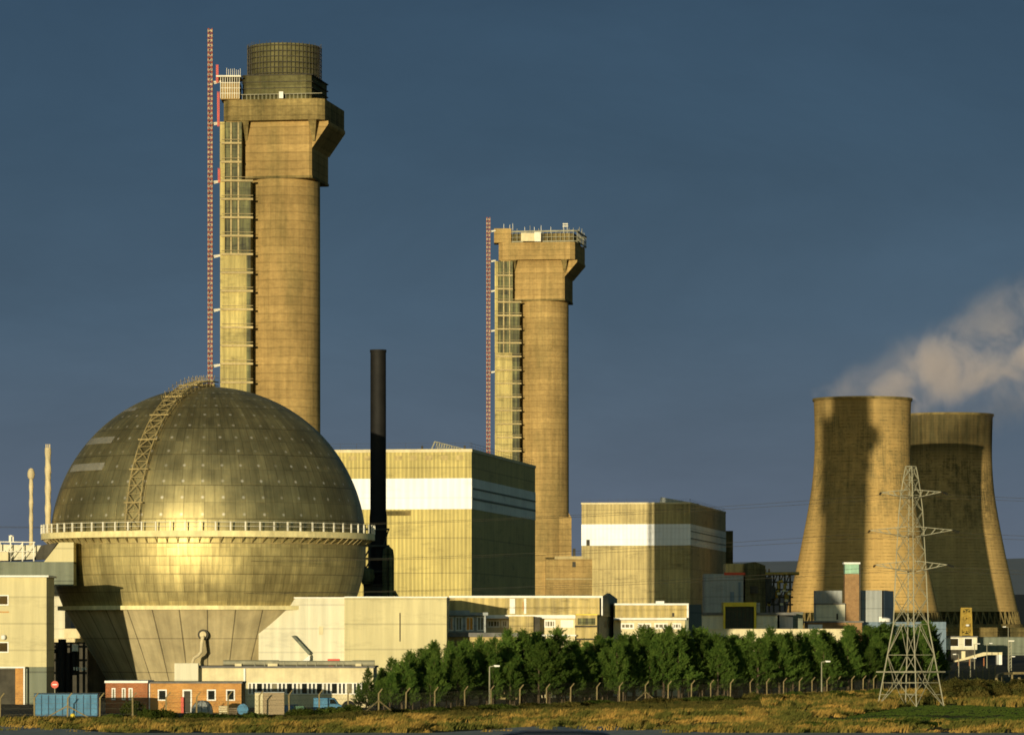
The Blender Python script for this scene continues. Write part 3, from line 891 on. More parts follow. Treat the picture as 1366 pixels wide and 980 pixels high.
# ------------------------------------------------------------------ reactor halls with white bands
def hall(Y, cpx, top, band, wl, L, clad, label, zb, A=-9):
    cx = X(cpx, Y); zt = Z(top, Y)
    c, n = math.cos(R(A)), math.sin(R(A))
    t = thing('reactor_hall', label, 'industrial building', (cx, Y, zb))
    piv = (cx, Y)
    z0, z1 = Z(band[1], Y), Z(band[0], Y)
    m = MB(); m.box(cx - wl, cx, Y, Y + L, zb, zt - .6, A, piv); wall = m.build('wall', clad, t)
    m = MB(); m.box(cx - wl - .15, cx + .15, Y - .15, Y + L + .15, zt - .595, zt, A, piv)
    rf = m.build('parapet', 'cream', t)
    m = MB(); hr = 1.2
    for side, ln in ((0, wl), (1, L)):
        n_ = int(ln / 3.2)
        P = [((cx - ln * j / n_ * c, Y - ln * j / n_ * n + .3) if side == 0 else (cx - .3 - ln * j / n_ * n, Y + .3 + ln * j / n_ * c)) for j in range(n_ + 1)]
        for p in P: m.bar((*p, zt - .05), (*p, zt + hr), .04)
        m.bar((*P[0], zt + hr), (*P[-1], zt + hr), .035); m.bar((*P[0], zt + hr * .5), (*P[-1], zt + hr * .5), .03)
    m.build('guard_rail', 'steel_d', rf)
    m = MB(); m.box(cx - wl - .06, cx + .03, Y - .06, Y + L * .5, z0, z1, A, piv)
    bd = m.build('white_band', 'band_w', t)
    m = MB(); m.box(cx - 1, cx + .07, Y + .02, Y + L + .06, z0 + .02, z1 - .02, A, piv); m.build('side_band', 'side_band', bd)
    m = MB()
    for j in (1, 2):
        z_ = z0 + (z1 - z0) * j / 3
        m.box(cx + .02, cx + .16, Y + .4, Y + L - .2, z_ - .18, z_ + .18, A, piv)
    m.build('band_rail', 'grey_c', bd)
    return t, wall, bd, (lambda u, v: (cx + u * c - v * n, Y + u * n + v * c))


t, wall, bd, P1 = hall(830, 629, 598.5, (637.5, 678.5), 50, 84, 'clad_y', 'larger yellow clad hall with a white band, behind the black stack', .2, -9)
m = MB(); zt = Z(598.5, 830)
a, b = P1(-10.5, 12), P1(-1.5, 12)
for j in range(2):
    yy = j * 3
    p0 = Vector((a[0], a[1] + yy, zt)); p1 = Vector((b[0], b[1] + yy, zt)); ap = Vector((a[0] + .9, a[1] + yy, zt + 2.1))
    m.bar(p0, p1, .14); m.bar(p0, ap, .14); m.bar(ap, p1, .14)
    for k in range(1, 16):
        f = k / 16; e = ap.lerp(p1, f); bq = p0.lerp(p1, f * .9 + .1)
        m.bar((bq.x, bq.y, zt), e, .09); m.bar((bq.x - .5, bq.y, zt), e, .07)
for k in range(12):
    f = k / 12; e = Vector((a[0] + .9 + f * 8, a[1] + f * 1.4, zt + 2.1 * (1 - f)))
    m.bar(e, (e.x, e.y + 3, e.z), .08)
m.build('roof_lattice', 'steel_g', t)
a = P1(-17.5, -.07); MB().box(a[0], a[0] + 5.2, a[1], a[1] + .3, Z(687, 830), Z(680.5, 830), -9).build('louvre', 'conc_dirty', t)
for k in range(9):
    a = P1(-28 + k * 3.1, -.07); MB().box(a[0], a[0] + 1.5, a[1], a[1] + .3, Z(613, 830), Z(607, 830), -9).build('louvre', 'clad_b', t)
for u_ in (-10.3, -1.7):
    a = P1(u_, .6); MB().box(a[0], a[0] + .4, a[1], a[1] + .8, zt - .01, zt + .7).build('roof_vent', 'steel_d', t)
t2, wall, bd, P2 = hall(1548, 921, 669.5, (698.5, 727), 40.8, 124, 'clad_y2', 'smaller ochre clad hall with a white band, half in shadow', 8)
m = MB(); a = P2(-39, -.08); m.box(a[0], a[0] + 1.3, a[1] - .02, a[1] + .3, Z(727, 1548), Z(719, 1548), -9); m.build('door', 'steel_d', t2)
m = MB(); zt = Z(669.5, 1548); a = P2(-14, 20); b = P2(-2, 20)
m.prism([(a[0], a[1], zt), (b[0] + 3, b[1], zt), (a[0] + .6, a[1], zt + 2.6)], (0, 5, 0)); m.build('roof_vent', 'grey_p', t2)

# slab tower peeping out behind the second hall
o = MB().box(X(966, 1700), X(977, 1700), 1695, 1706, 9, Z(708, 1700)).build('vent_tower', 'conc_dirty')
tag(o, 'plain dark concrete slab tower just behind the right edge of the ochre hall', 'tower')

# ------------------------------------------------------------------ cooling towers
def cooling(Y, cx_px, ytop, ybase, prof, mat, label):
    cx = X(cx_px, Y); zt, zb = Z(ytop, Y), Z(ybase, Y)
    t = thing('cooling_tower', label, 'cooling tower', (cx, Y, zb))
    pr = [(M(hw, Y), Z(py, Y)) for py, hw in prof]
    # smooth the measured outline
    pts = []
    for i in range(len(pr) - 1):
        p0, p1, p2, p3 = pr[max(i - 1, 0)], pr[i], pr[i + 1], pr[min(i + 2, len(pr) - 1)]
        for s in range(6):
            f = s / 6
            cr = lambda a, b, c_, d_: .5 * ((2 * b) + (c_ - a) * f + (2 * a - 5 * b + 4 * c_ - d_) * f * f + (3 * b - a - 3 * c_ + d_) * f ** 3)
            pts.append((cr(p0[0], p1[0], p2[0], p3[0]), cr(p0[1], p1[1], p2[1], p3[1])))
    pts.append(pr[-1])
    m = MB(); m.rev(cx, Y, pts[::-1], 96, uvf=lambda a, r, zz_: ((a + 180) * .42, zz_ - zb), a0=-180, a1=180)
    inner = [(r - .5, zz_) for r, zz_ in pts]; m.rev(cx, Y, inner, 96, a0=-180, a1=180, uvf=lambda a, r, zz_: ((a + 180) * .42, zz_ - zb))
    smooth_by_angle(m.build('shell', mat, t, True))
    rt = pr[0][0]
    m = MB(); m.rev(cx, Y, [(rt - .55, zt - .9), (rt + .45, zt - .9), (rt + .45, zt + .1), (rt - .55, zt + .1), (rt - .55, zt - .9)], 96, a0=-180, a1=180); m.build('rim', 'conc_dirty', t)
    m = MB(); rb, zs = pr[-1][0], pr[-1][1]
    for k in range(60):
        a0, a1 = R(k * 6), R(k * 6 + 3)
        for s in (1, -1):
            b_ = a0 + R(3) * s
            m.bar((cx + math.sin(a0) * (rb - .2), Y - math.cos(a0) * (rb - .2), zs), (cx + math.sin(b_) * (rb + 1.2), Y - math.cos(b_) * (rb + 1.2), zb), .55)
    m.build('leg_ring', 'conc_dirty', t)
    m = MB(); m.rev(cx, Y, [(rb - 2.5, zb), (rb - 2.5, zs + 1)], 72, a0=-180, a1=180); m.build('fill_wall', 'liftdark', t)
    m = MB(); m.rev(cx, Y, [(rb + 2.4, zb - 3), (rb + 2.4, zb + 1.3), (rb + 1.9, zb + 1.3), (rb + 1.9, zb - 3)], 72, a0=-180, a1=180); m.build('basin_wall', 'conc_dirty', t)
    return t, cx, zt, rt


PROF = [(532, 65.0), (560, 64.0), (600, 63.8), (640, 66.5), (680, 72.5), (732, 82.5), (778, 92.5), (817, 101)]
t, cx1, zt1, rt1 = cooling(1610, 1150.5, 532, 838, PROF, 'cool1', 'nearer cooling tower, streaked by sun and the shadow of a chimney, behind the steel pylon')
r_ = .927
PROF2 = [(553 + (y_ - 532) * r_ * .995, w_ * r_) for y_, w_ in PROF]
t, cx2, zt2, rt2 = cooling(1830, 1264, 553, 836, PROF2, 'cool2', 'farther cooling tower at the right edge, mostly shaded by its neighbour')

# ------------------------------------------------------------------ steam
def steam(name, label, p0, p1, r0, r1, dens, seed, thr=(.44, .66)):
    p0, p1 = Vector(p0), Vector(p1); L = (p1 - p0).length
    g = G(name + ' vapour'); g.t.nodes.remove([n for n in g.t.nodes if n.type == 'NEW_GEOMETRY'][0])
    oc = g.n('ShaderNodeTexCoord').outputs['Object']
    x, y, z = g.sep(oc)[:3]
    f = g.rng(x, 0, L, 0, 1)
    rad = g.rng(x, 0, L, r0, r1)
    wv = g.n('ShaderNodeVectorMath', operation='ADD'); g.put(wv.inputs[0], oc); wv.inputs[1].default_value = (seed * 31.7, seed * 17.1, 5)
    nb = g.noise(wv.outputs[0], .055, 6, .6, .6)
    n2 = g.noise(wv.outputs[0], .022, 2, .5)
    d = g.math('SQRT', g.math('ADD', g.math('MULTIPLY', y, y), g.math('MULTIPLY', z, z)))
    q_ = g.math('DIVIDE', d, rad)
    edge = g.rng(q_, .25, .98, 1, 0, True)
    ends = g.math('MULTIPLY', g.rng(f, 0, .035, 0, 1, True), g.rng(f, 1, .75, 0, 1, True))
    thin = g.rng(f, 0, 1, 1.0, .55)
    v = g.math('ADD', nb, g.math('MULTIPLY', g.math('SUBTRACT', n2, .5), .5))
    v = g.math('ADD', v, g.math('MULTIPLY', g.math('SUBTRACT', edge, 1), .22))
    v = g.rng(v, thr[0], thr[1], 0, 1, True)
    dn = g.math('MULTIPLY', g.math('MULTIPLY', g.math('MULTIPLY', v, edge), ends), g.math('MULTIPLY', thin, dens))
    vs = g.n('ShaderNodeVolumePrincipled'); g.put(vs.inputs['Color'], (.96, .85, .84)); vs.inputs['Anisotropy'].default_value = -.15
    g.put(vs.inputs['Density'], dn)
    g.t.links.new(vs.outputs[0], g.out.inputs['Volume'])
    m = MB(); n = 20; st = 14
    for j in range(st + 1):
        ff = j / st; rr = r0 + (r1 - r0) * ff
        for k in range(n):
            a = 2 * math.pi * k / n; m.v.append((ff * L, math.cos(a) * rr, math.sin(a) * rr))
    for j in range(st):
        for k in range(n):
            a, b = j * n + k, j * n + (k + 1) % n; m.f.append((a, b, b + n, a + n))
    m.f += [tuple(range(n - 1, -1, -1)), tuple(range(st * n, st * n + n))]
    o = m.build(name, g.m, None, True)
    o.location = p0; o.rotation_euler = (p1 - p0).to_track_quat('X', 'Z').to_euler()
    o['label'] = label; o['category'] = 'steam'; o['kind'] = 'stuff'
    return o


steam('steam', 'pale steam drifting up and right from the nearer cooling tower', (cx1 + 3, 1610, Z(540, 1610)), (X(1480, 1610), 1618, Z(398, 1610)), 15, 36, .062, 1, (.37, .60))
steam('steam', 'faint steam lifting off the farther cooling tower', (cx2 - 18, 1830, Z(560, 1830)), (X(1450, 1830), 1826, Z(505, 1830)), 17, 28, .020, 2, (.30, .66))
steam('steam', 'thin wisp of steam along the mouth of the nearer cooling tower', (cx1 - 19, 1610, Z(539, 1610)), (X(1285, 1610), 1612, Z(460, 1610)), 10, 22, .022, 3, (.30, .66))

# ------------------------------------------------------------------ black stack and its steelwork
BY = 640
t = thing('black_stack', 'tall plain black stack with pipework at its foot, right of the dome', 'stack', (X(504.5, BY), BY, 0))
m = MB(); cx = X(504.5, BY); r = M(10.6, BY)
m.rev(cx, BY, [(r * 1.12, 0), (r * 1.1, Z(690, BY)), (r, Z(680, BY)), (r * .98, Z(470, BY)), (r * 1.04, Z(470, BY)), (r * 1.04, Z(466.5, BY)), (r * .8, Z(466.5, BY))], 32, a0=-180, a1=180)
smooth_by_angle(m.build('flue', 'black', t, True))
m = MB()
for px in (487, 493, 519): m.bar((X(px, BY), BY - 1.8, 0), (X(px, BY), BY - 1.8, Z(700 if px < 500 else 735, BY)), .35)
for py in (706, 728, 745, 762, 780): m.bar((X(485, BY), BY - 1.8, Z(py, BY)), (X(520, BY), BY - 1.8, Z(py, BY)), .3)
for a, b in ((706, 728), (728, 745), (745, 762), (762, 780)):
    m.bar((X(486, BY), BY - 1.8, Z(b, BY)), (X(496, BY), BY - 1.8, Z(a, BY)), .22); m.bar((X(512, BY), BY - 1.8, Z(b, BY)), (X(519, BY), BY - 1.8, Z(a, BY)), .2)
m.box(X(488, BY), X(497, BY), BY - 2, BY + 1, Z(795, BY), Z(765, BY))
m.box(X(497, BY), X(512, BY), BY - 2.2, BY - 1.2, Z(796, BY), Z(782, BY))
m.build('support_frame', 'steel_d', t)
m = MB()
m.tube([pf(513.5, 800, BY - 3), pf(513.5, 742, BY - 3), pf(514.5, 733, BY - 3), pf(518, 731, BY - 3), pf(521, 734, BY - 3), pf(522, 742, BY - 3), pf(522, 800, BY - 3)], .42, 12)
m.tube([pf(522, 792, BY - 3), pf(526, 789, BY - 3), pf(530, 797, BY - 3)], .3, 8)
smooth_by_angle(m.build('duct', 'liftdark', t, True))
m = MB(); m.rev(X(491, BY), BY - 3, [(.05, Z(757, BY)), (1.0, Z(760, BY)), (1.15, Z(770, BY)), (.8, Z(779, BY)), (.05, Z(781, BY))], 20, a0=-180, a1=180)
smooth_by_angle(m.build('vessel', 'liftdark', t, True))

# ------------------------------------------------------------------ white clad block against the skirt
WY = 564
t = thing('white_block', 'windowless white clad block joined to the right of the dome skirt', 'building', (X(490, WY), WY, 0))
m = MB(); m.box(X(345, WY), X(459.8, WY), WY, WY + 26, 0, Z(797.5, WY)); w1 = m.build('wall', 'clad_w', t)
m = MB(); m.box(X(460, WY), X(596, WY), WY - 1.2, WY + 26, 0, Z(797, WY)); w2 = m.build('wall', 'clad_c', t)
m = MB(); m.box(X(387, WY), X(460, WY) - .02, WY - .15, WY + .6, Z(797.5, WY) + .002, Z(796, WY)); m.box(X(460, WY), X(597, WY), WY - 1.35, WY + 26.1, Z(797, WY) + .002, Z(795.3, WY)); m.build('coping', 'white', t)
MB().box(X(425.5, WY), X(431, WY), WY - .08, WY + .1, Z(846, WY), Z(835, WY)).build('vent_panel', 'cream', w1)
m = MB(); m.prism([(X(389.5, WY), WY - 1.4, Z(848, WY)), (X(393, WY), WY - 1.4, Z(847, WY)), (X(414.5, WY), WY - 1.4, Z(870, WY)), (X(412.5, WY), WY - 1.4, Z(873, WY))], (0, 1.38, 0))
st = m.build('covered_stair', 'grey_c', t)
MB().prism([(X(414, WY), WY - 1.5, Z(873, WY)), (X(414, WY), WY - 1.5, Z(880, WY)), (X(400, WY), WY - 1.5, Z(887, WY)), (X(398, WY), WY - 1.5, Z(886, WY))], (0, .9, 0)).build('landing', 'white', st)
MB().box(X(533.2, WY), X(534.6, WY), WY - 1.28, WY - 1.1, Z(855, WY), Z(817, WY)).build('downpipe', 'steel_d', w2)

# ------------------------------------------------------------------ low block with the long window strip
LY = 512
t = thing('low_workshop', 'long low cream workshop with a strip of windows, in front of the dome skirt', 'building', (X(370, LY), LY, 0))
m = MB(); m.box(X(238, LY), X(498, LY), LY, LY + 14, -.1, Z(890.5, LY)); wall = m.build('wall', 'cream', t)
m = MB(); m.box(X(236.5, LY), X(500, LY), LY - .35, LY + 14.3, Z(890.4, LY), Z(888, LY)); rf = m.build('roof', 'roofing', t)
m = MB(); m.box(X(234, LY), X(265.5, LY), LY - 1.5, LY - .05, -.1, Z(884, LY)); m.build('porch', 'clad_w', t)
wx = 331
for k in range(24):
    ww = (9.4 if k % 3 == 2 else 5.3)
    if wx + ww > 492: break
    window(t, X(wx, LY), X(wx + ww - .3, LY), LY, Z(925.5, LY), Z(910, LY), .1, 'white', 'glass' if (k * 7) % 5 else 'glass_l')
    wx += ww
m = MB(); m.box(X(325, LY), X(327.5, LY), LY - .3, LY + .02, 0, Z(891, LY)); m.build('downpipe', 'white', t)
m = MB()
for a, b, r, py in ((298, 372, .33, 883.5), (372, 470, .3, 884), (470, 500, .36, 884)): m.tube([pf(a, py, LY + 1), pf(b, py, LY + 1)], r, 10)
for px in (317, 339, 352, 363, 378, 395, 408, 420, 448, 457, 480): m.box(X(px, LY), X(px + 1.2, LY), LY + .6, LY + 1.5, Z(888, LY) + .002, Z(882, LY))
smooth_by_angle(m.build('roof_pipe', 'steel_g', rf, True))
for a, b in ((313, 322), (357, 370), (474, 482)): MB().box(X(a, LY), X(b, LY), LY + .3, LY + 2, Z(888, LY) + .004, Z(884.5, LY)).build('roof_box', 'cream', rf)
m = MB(); m.box(X(436, LY), X(452, LY), LY + 2, LY + 3.4, Z(883, LY), Z(878.5, LY)); m.box(X(437.5, LY), X(444, LY), LY + 1.9, LY + 2.8, Z(888, LY) + .003, Z(883, LY)); o = m.build('red_cabinet', 'red')
tag(o, 'bright red cabinet standing on the flat roof of the long low workshop', 'cabinet')

# brick hut
HY = 476
t = thing('brick_hut', 'flat-roofed brick hut, darker red at one end, below the dome', 'hut', (X(230, HY), HY, 0))
m = MB(); m.box(X(141.5, HY), X(197.5, HY), HY - .6, HY + 7, -.1, Z(910.3, HY)); a_ = m.build('wall', 'brick_r', t)
m = MB(); m.box(X(197.8, HY), X(322, HY), HY, HY + 7, -.1, Z(911, HY)); b_ = m.build('wall', 'brick_o', t)
m = MB(); m.box(X(140.5, HY), X(198.2, HY), HY - .9, HY + 7.2, Z(910.2, HY), Z(907.3, HY)); m.build('roof', 'white', t)
m = MB(); m.box(X(198.4, HY), X(323.5, HY), HY - .3, HY + 7.2, Z(910.9, HY), Z(908.8, HY)); m.build('roof', 'roofing', t)
for a, b in ((149, 154), (162.5, 167.5), (171.5, 177)): window(t, X(a, HY - .6), X(b, HY - .6), HY - .6, Z(933, HY), Z(917, HY), .12, 'white', 'glass_l')
for a, b in ((210.5, 222.5), (276, 288), (301.5, 313.5)): window(t, X(a, HY), X(b, HY), HY, Z(934, HY), Z(919, HY), .14, 'white', 'glass')
m = MB(); m.box(X(243.5, HY), X(256, HY), HY - .06, HY + .1, 0, Z(919, HY)); dr = m.build('door_frame', 'white', t)
MB().box(X(245.5, HY), X(254, HY), HY - .09, HY + .05, .05, Z(921, HY)).build('door', 'steel_d', dr)
m = MB(); m.box(X(198.6, HY), X(200.2, HY), HY - .12, HY + .02, 0, Z(911.2, HY)); m.build('downpipe', 'white', t)
o = MB().box(X(241.5, HY - .5), X(245, HY - .5), HY - .6, HY - .2, 0, Z(929, HY)).box(X(242, HY - .5), X(244.5, HY - .5), HY - .64, HY - .61, Z(938, HY), Z(932, HY)).build('fire_point', 'red')
tag(o, 'narrow red fire point cabinet beside the door of the brick hut', 'cabinet')

# ------------------------------------------------------------------ cream building at the left edge
CY = 534
t = thing('cream_building', 'cream panelled building with a flat white-edged roof, cut by the left edge', 'building', (X(20, CY), CY, 0))
m = MB(); m.box(X(-70, CY), X(62, CY), CY, CY + 9, Z(889, CY), Z(769.5, CY)); m.build('wall', 'clad_c', t)
m = MB(); m.box(X(-70, CY), X(62, CY), CY + .05, CY + 9, -.1, Z(889, CY) - .003); m.build('shade_panel', 'grey_c', t)  # dark lower panel painting in the shadow at the wall's foot
m = MB(); m.box(X(-72, CY), X(65.5, CY), CY - .7, CY + 9.2, Z(769.4, CY), Z(767, CY)); m.build('roof', 'white', t)
for z0, z1 in ((807, 793), (870, 855.5)): window(t, X(-14, CY), X(11.5, CY), CY, Z(z0, CY), Z(z1, CY), .14, 'white', 'glass', 1)
m = MB(); m.box(X(-30, CY), X(35, CY), CY - 1.5, CY - .05, Z(890.5, CY), Z(888.5, CY)); cp = m.build('canopy', 'white', t)
MB().box(X(33, CY), X(35, CY), CY - 1.5, CY - 1.3, 0, Z(890.6, CY)).build('post', 'white', cp)
m = MB(); m.box(X(21.5, CY), X(32, CY), CY - .9, CY - .06, 0, Z(890.6, CY)); m.build('pier', 'brick_o', t)
m = MB(); m.box(X(-20, CY), X(21, CY), CY - .12, CY + .04, 0, Z(892, CY)); m.build('roller_door', 'steel_d', t)
m = MB(); m.rev(X(5, CY), CY - .35, [(.05, Z(846, CY)), (.28, Z(847, CY)), (.33, Z(849.5, CY)), (.28, Z(852, CY)), (.05, Z(853, CY))], 14, a0=-180, a1=180)
smooth_by_angle(m.build('lamp', 'white', t, True))
m = MB(); m.box(X(-4, CY), X(12, CY), CY - .1, CY + .03, Z(816.5, CY), Z(815, CY)); m.build('pipe_bracket', 'brick_o', t)

# link corridor into the dome with its stair housing
KY = 562
t = thing('link_corridor', 'raised corridor joining the left buildings to the side of the dome', 'corridor', (X(50, KY), KY, 0))
m = MB(); m.box(X(-60, KY), X(98, KY), KY, KY + 14, Z(780.5, KY), Z(749, KY)); m.build('wall', 'grey_c', t)  # lower band coloured dark to stand for the shadow cast on it
m = MB(); m.prism([(X(57, KY), KY + .1, Z(751, KY)), (X(98, KY), KY + .1, Z(751, KY)), (X(98, KY), KY + .1, Z(723, KY)), (X(79, KY), KY + .1, Z(723, KY))], (0, 9, 0)); m.build('stair_housing', 'clad_c', t)
m = MB(); m.prism([(X(-60, KY), KY + 1, Z(749, KY)), (X(46, KY), KY + 1, Z(745, KY)), (X(56, KY), KY + 1, Z(727, KY)), (X(-60, KY), KY + 1, Z(724, KY))], (0, 8, 0)); m.build('parapet', 'clad_w', t)
m = MB(); m.prism([(X(44, KY), KY + .6, Z(746, KY)), (X(54, KY), KY + .6, Z(727, KY)), (X(76, KY), KY + .6, Z(723, KY)), (X(60, KY), KY + .6, Z(746, KY))], (0, 1.5, 0)); m.build('stair', 'steel_d', t)
m = MB()
for px in (0, 14, 30, 45): m.bar(pf(px, 748, KY), pf(px, 722, KY), .15)
m.bar(pf(-20, 722, KY), pf(47, 723, KY), .12); m.bar(pf(-20, 735, KY), pf(47, 735, KY), .1)
for a in (0, 14, 30): m.bar(pf(a, 745, KY), pf(a + 15, 725, KY), .1)
m.bar(pf(13.5, 722, KY), pf(13.5, 714, KY), .3); m.bar(pf(17.5, 722, KY), pf(17.5, 714, KY), .15); m.bar(pf(13.5, 714, KY), pf(18, 715, KY), .15)
m.build('railing', 'steel_w', t)
m = MB(); m.box(X(-20, KY), X(12, KY), KY - 1, KY - .02, Z(747.5, KY), Z(736, KY)); m.build('duct_housing', 'cream', t)
# pale vent stacks
for px, a, b, hw, lab, bulb in ((41.5, 625, 730, 2.7, 'slim pale vent stack with a rounded bulb on top, left of the dome', True), (64, 600, 722, 4.0, 'taller pale fluted vent stack close to the left of the dome', False)):
    YY = 575; o = thing('vent_stack', lab, 'vent stack', (X(px, YY), YY, Z(b, YY)))
    rr = M(hw, YY); m = MB(); zt, zb = Z(a, YY), Z(b, YY); n = 72; rings = 60; i0 = 0
    for j in range(rings + 1):
        f = j / rings
        for k in range(28):
            an = 2 * math.pi * k / 28
            tap = 1.25 - .25 * sstep(0, .15, f)
            r_k = rr * (tap if bulb else 1.0) * (1 + (.2 if f > .28 else .03) * max(0, math.sin(2 * an + f * 30)))
            m.v.append((X(px, YY) + math.sin(an) * r_k * .9, YY - math.cos(an) * r_k * .9, zb + (zt - zb) * f))
    for j in range(rings):
        for k in range(28):
            a1, b1 = j * 28 + k, j * 28 + (k + 1) % 28; m.f.append((a1, b1, b1 + 28, a1 + 28))
    fl = m.build('flue', 'flue', o, True); smooth_by_angle(fl, 60)
    m = MB()
    if bulb: m.rev(X(px, YY), YY, [(rr * .9, Z(639, YY)), (rr * 1.6, Z(637, YY)), (rr * 1.9, Z(632, YY)), (rr * 1.5, Z(627, YY)), (.05, Z(624, YY))], 20, a0=-180, a1=180)
    else:
        m.rev(X(px, YY), YY, [(rr, zt - .3), (rr * 1.08, zt - .3), (rr * 1.0, zt + .3), (rr * .7, zt + .3)], 20, a0=-180, a1=180)
        for s in (-1, 0, 1): m.bar((X(px, YY) + s * .25, YY - .1, zt), (X(px, YY) + s * .25, YY - .1, zt + .8), .12)
    smooth_by_angle(m.build('cap', 'flue', o, True))
# white back wall and the pipework yard between the cream building and the skirt
QY = 590
o = thing('back_block', 'white windowless block in the gap between the cream building and the dome skirt', 'building', (X(80, QY), QY, 0))
MB().box(X(52, QY), X(86.5, QY), QY, QY + 8, Z(852, QY), Z(775, QY)).build('wall', 'clad_w', o)
MB().box(X(52, QY), X(128, QY), QY - 3, QY + 8, Z(856, QY), Z(851, QY)).box(X(86.7, QY), X(125, QY), QY - 1, QY + 8, Z(850.8, QY), Z(838, QY)).build('roof_slab', 'cream', o)
MB().box(X(52, QY), X(150, QY), QY + 2, QY + 8, 0, Z(856.2, QY)).build('lower_wall', 'steel_d', o)
PY = 572
t = thing('pipework', 'dark frame of pipes and vessels under the link corridor', 'pipework', (X(95, PY), PY, 0))
m = MB()
for px in (65, 76, 88, 95, 104, 112): m.bar((X(px, PY), PY, 0), (X(px, PY), PY, Z(857, PY)), .35)
for py in (862, 880, 897): m.bar((X(62, PY), PY, Z(py, PY)), (X(116, PY), PY, Z(py, PY)), .3)
m.build('frame', 'steel_d', t)
m = MB()
for px, r, a, b in ((83, .55, 935, 852), (91, .4, 935, 870), (99, .35, 900, 862)): m.tube([pf(px, a, PY - 1.2), pf(px, b, PY - 1.2)], r, 12)
m.tube([pf(62, 868, PY - 1), pf(86, 868, PY - 1), pf(89, 874, PY - 1), pf(89, 893, PY - 1)], .28, 8)
smooth_by_angle(m.build('pipe', 'black', t, True))
m = MB()
for k, px in enumerate((100, 103.5, 107, 111, 115)): m.box(X(px, PY), X(px + 1.8, PY), PY - 2, PY - 1.5, Z(893 + k % 2, PY), Z(889, PY))
m.box(X(98, PY), X(106, PY), PY - 1.9, PY - 1, Z(868, PY), Z(859, PY)); m.box(X(65, PY), X(67.5, PY), PY - 1.9, PY - 1.7, Z(895, PY), Z(862, PY))
m.build('valve', 'steel_w', t)

# ------------------------------------------------------------------ yard furniture on the left
BYD = 456
t = thing('blue_container', 'ribbed blue steel container standing in the yard behind the fence at the left', 'container', (X(88, BYD), BYD, 0))
m = MB(); x0, x1 = X(46, BYD), X(130, BYD); zt = Z(925.5, BYD)
m.box(x0, x1, BYD, BYD + 2.4, .1, zt); m.build('body', 'blue', t)
m = MB()
for k in range(10):
    xx = x0 + (x1 - x0) * k / 9; m.box(xx - .05, xx + .05, BYD - .07, BYD - .005, .12, zt - .1)
m.box(x0 - .06, x1 + .06, BYD - .1, BYD + 2.5, zt + .002, zt + .1); m.box(x0, x1, BYD - .09, BYD - .004, .0, .11)
m.build('rib', 'blue_d', t)
SY_ = 470
t = thing('stop_sign', 'small round red sign on a thin pole behind the blue container', 'sign', (X(73, SY_), SY_, 0))
MB().bar((X(73, SY_), SY_, 0), (X(73, SY_), SY_, Z(908, SY_)), .1, 8).build('pole', 'steel_g', t)
m = MB(); c0 = Vector(pf(73, 912.5, SY_ - .1)); m.tube([c0, c0 + Vector((0, .06, 0))], .42, 20); fc = m.build('disc', 'red', t)
m = MB(); m.box(c0.x - .25, c0.x + .25, c0.y - .03, c0.y - .01, c0.z - .06, c0.z + .06); m.build('bar', 'white', fc)
o = MB().rev(X(97, 444), 444, [(.05, 0), (.26, .02), (.28, .3), (.2, .5), (.05, .55)], 14, a0=-180, a1=180).build('bucket', 'yellow', None, True)
tag(o, 'small yellow bucket on the grass in front of the blue container', 'bucket'); smooth_by_angle(o)
GY_ = 464
t = thing('dome_tent', 'small grey domed tank or shelter in front of the brick hut door', 'tank', (X(270, GY_), GY_, 0))
m = MB(); rr = M(14.5, GY_); m.rev(X(270, GY_), GY_, [(rr, 0), (rr * .98, .5), (rr * .84, 1.05), (rr * .58, 1.42), (rr * .3, 1.58), (.02, 1.62)], 28, a0=-180, a1=180); smooth_by_angle(m.build('cover', 'grey_p', t, True))
m = MB()
for k in range(10):
    a = R(k * 36)
    pts = [(X(270, GY_) + math.sin(a) * q_ * rr * 1.01, GY_ - math.cos(a) * q_ * rr * 1.01, z_) for q_, z_ in ((1, 0), (.98, .5), (.84, 1.06), (.58, 1.43), (.3, 1.59))]
    m.tube(pts, .03, 5)
m.build('rib', 'steel_d', t)
t = thing('cable_drum', 'pale blue cable drum on its side near the brick hut', 'cable drum', (X(324, GY_), GY_, 0))
c0 = Vector((X(324, GY_), GY_, .62))
m = MB(); m.tube([c0 + Vector((0, -.45, 0)), c0 + Vector((0, .45, 0))], .4, 16); m.build('core', 'wood', t)
for s in (-.5, .45):
    m = MB(); m.tube([c0 + Vector((0, s, 0)), c0 + Vector((0, s + .08, 0))], .62, 20); m.build('flange', m_blue if False else 'blue', t)
t = thing('cable_drum', 'black cable drum at the right of the blue van', 'cable drum', (X(465, 470), 470, 0))
c0 = Vector((X(465, 470), 470, .75))
m = MB(); m.tube([c0 + Vector((0, -.45, 0)), c0 + Vector((0, .45, 0))], .5, 16); m.build('core', 'wood', t)
for s in (-.5, .45):
    m = MB(); m.tube([c0 + Vector((0, s, 0)), c0 + Vector((0, s + .1, 0))], .75, 22); m.build('flange', 'rubber', t)
DY = 463
t = thing('site_cabin', 'plain grey-brown site cabin standing end-on beside the workshop', 'cabin', (X(360, DY), DY, 0))
m = MB(); m.box(X(351, DY), X(379, DY), DY, DY + 5, .05, Z(923.5, DY), 4, (X(351, DY), DY)); m.build('wall', m_plain('grey brown panel', (.34, .26, .15), .8, 0, .1), t)
m = MB(); m.box(X(340, DY), X(350.7, DY), DY - .05, DY + 4, .05, Z(923.8, DY)); m.build('end_panel', 'cream', t)
m = MB(); m.box(X(339.5, DY), X(379.5, DY), DY - .15, DY + 4.4, Z(923.4, DY), Z(922.4, DY)); m.build('roof', 'grey_p', t)
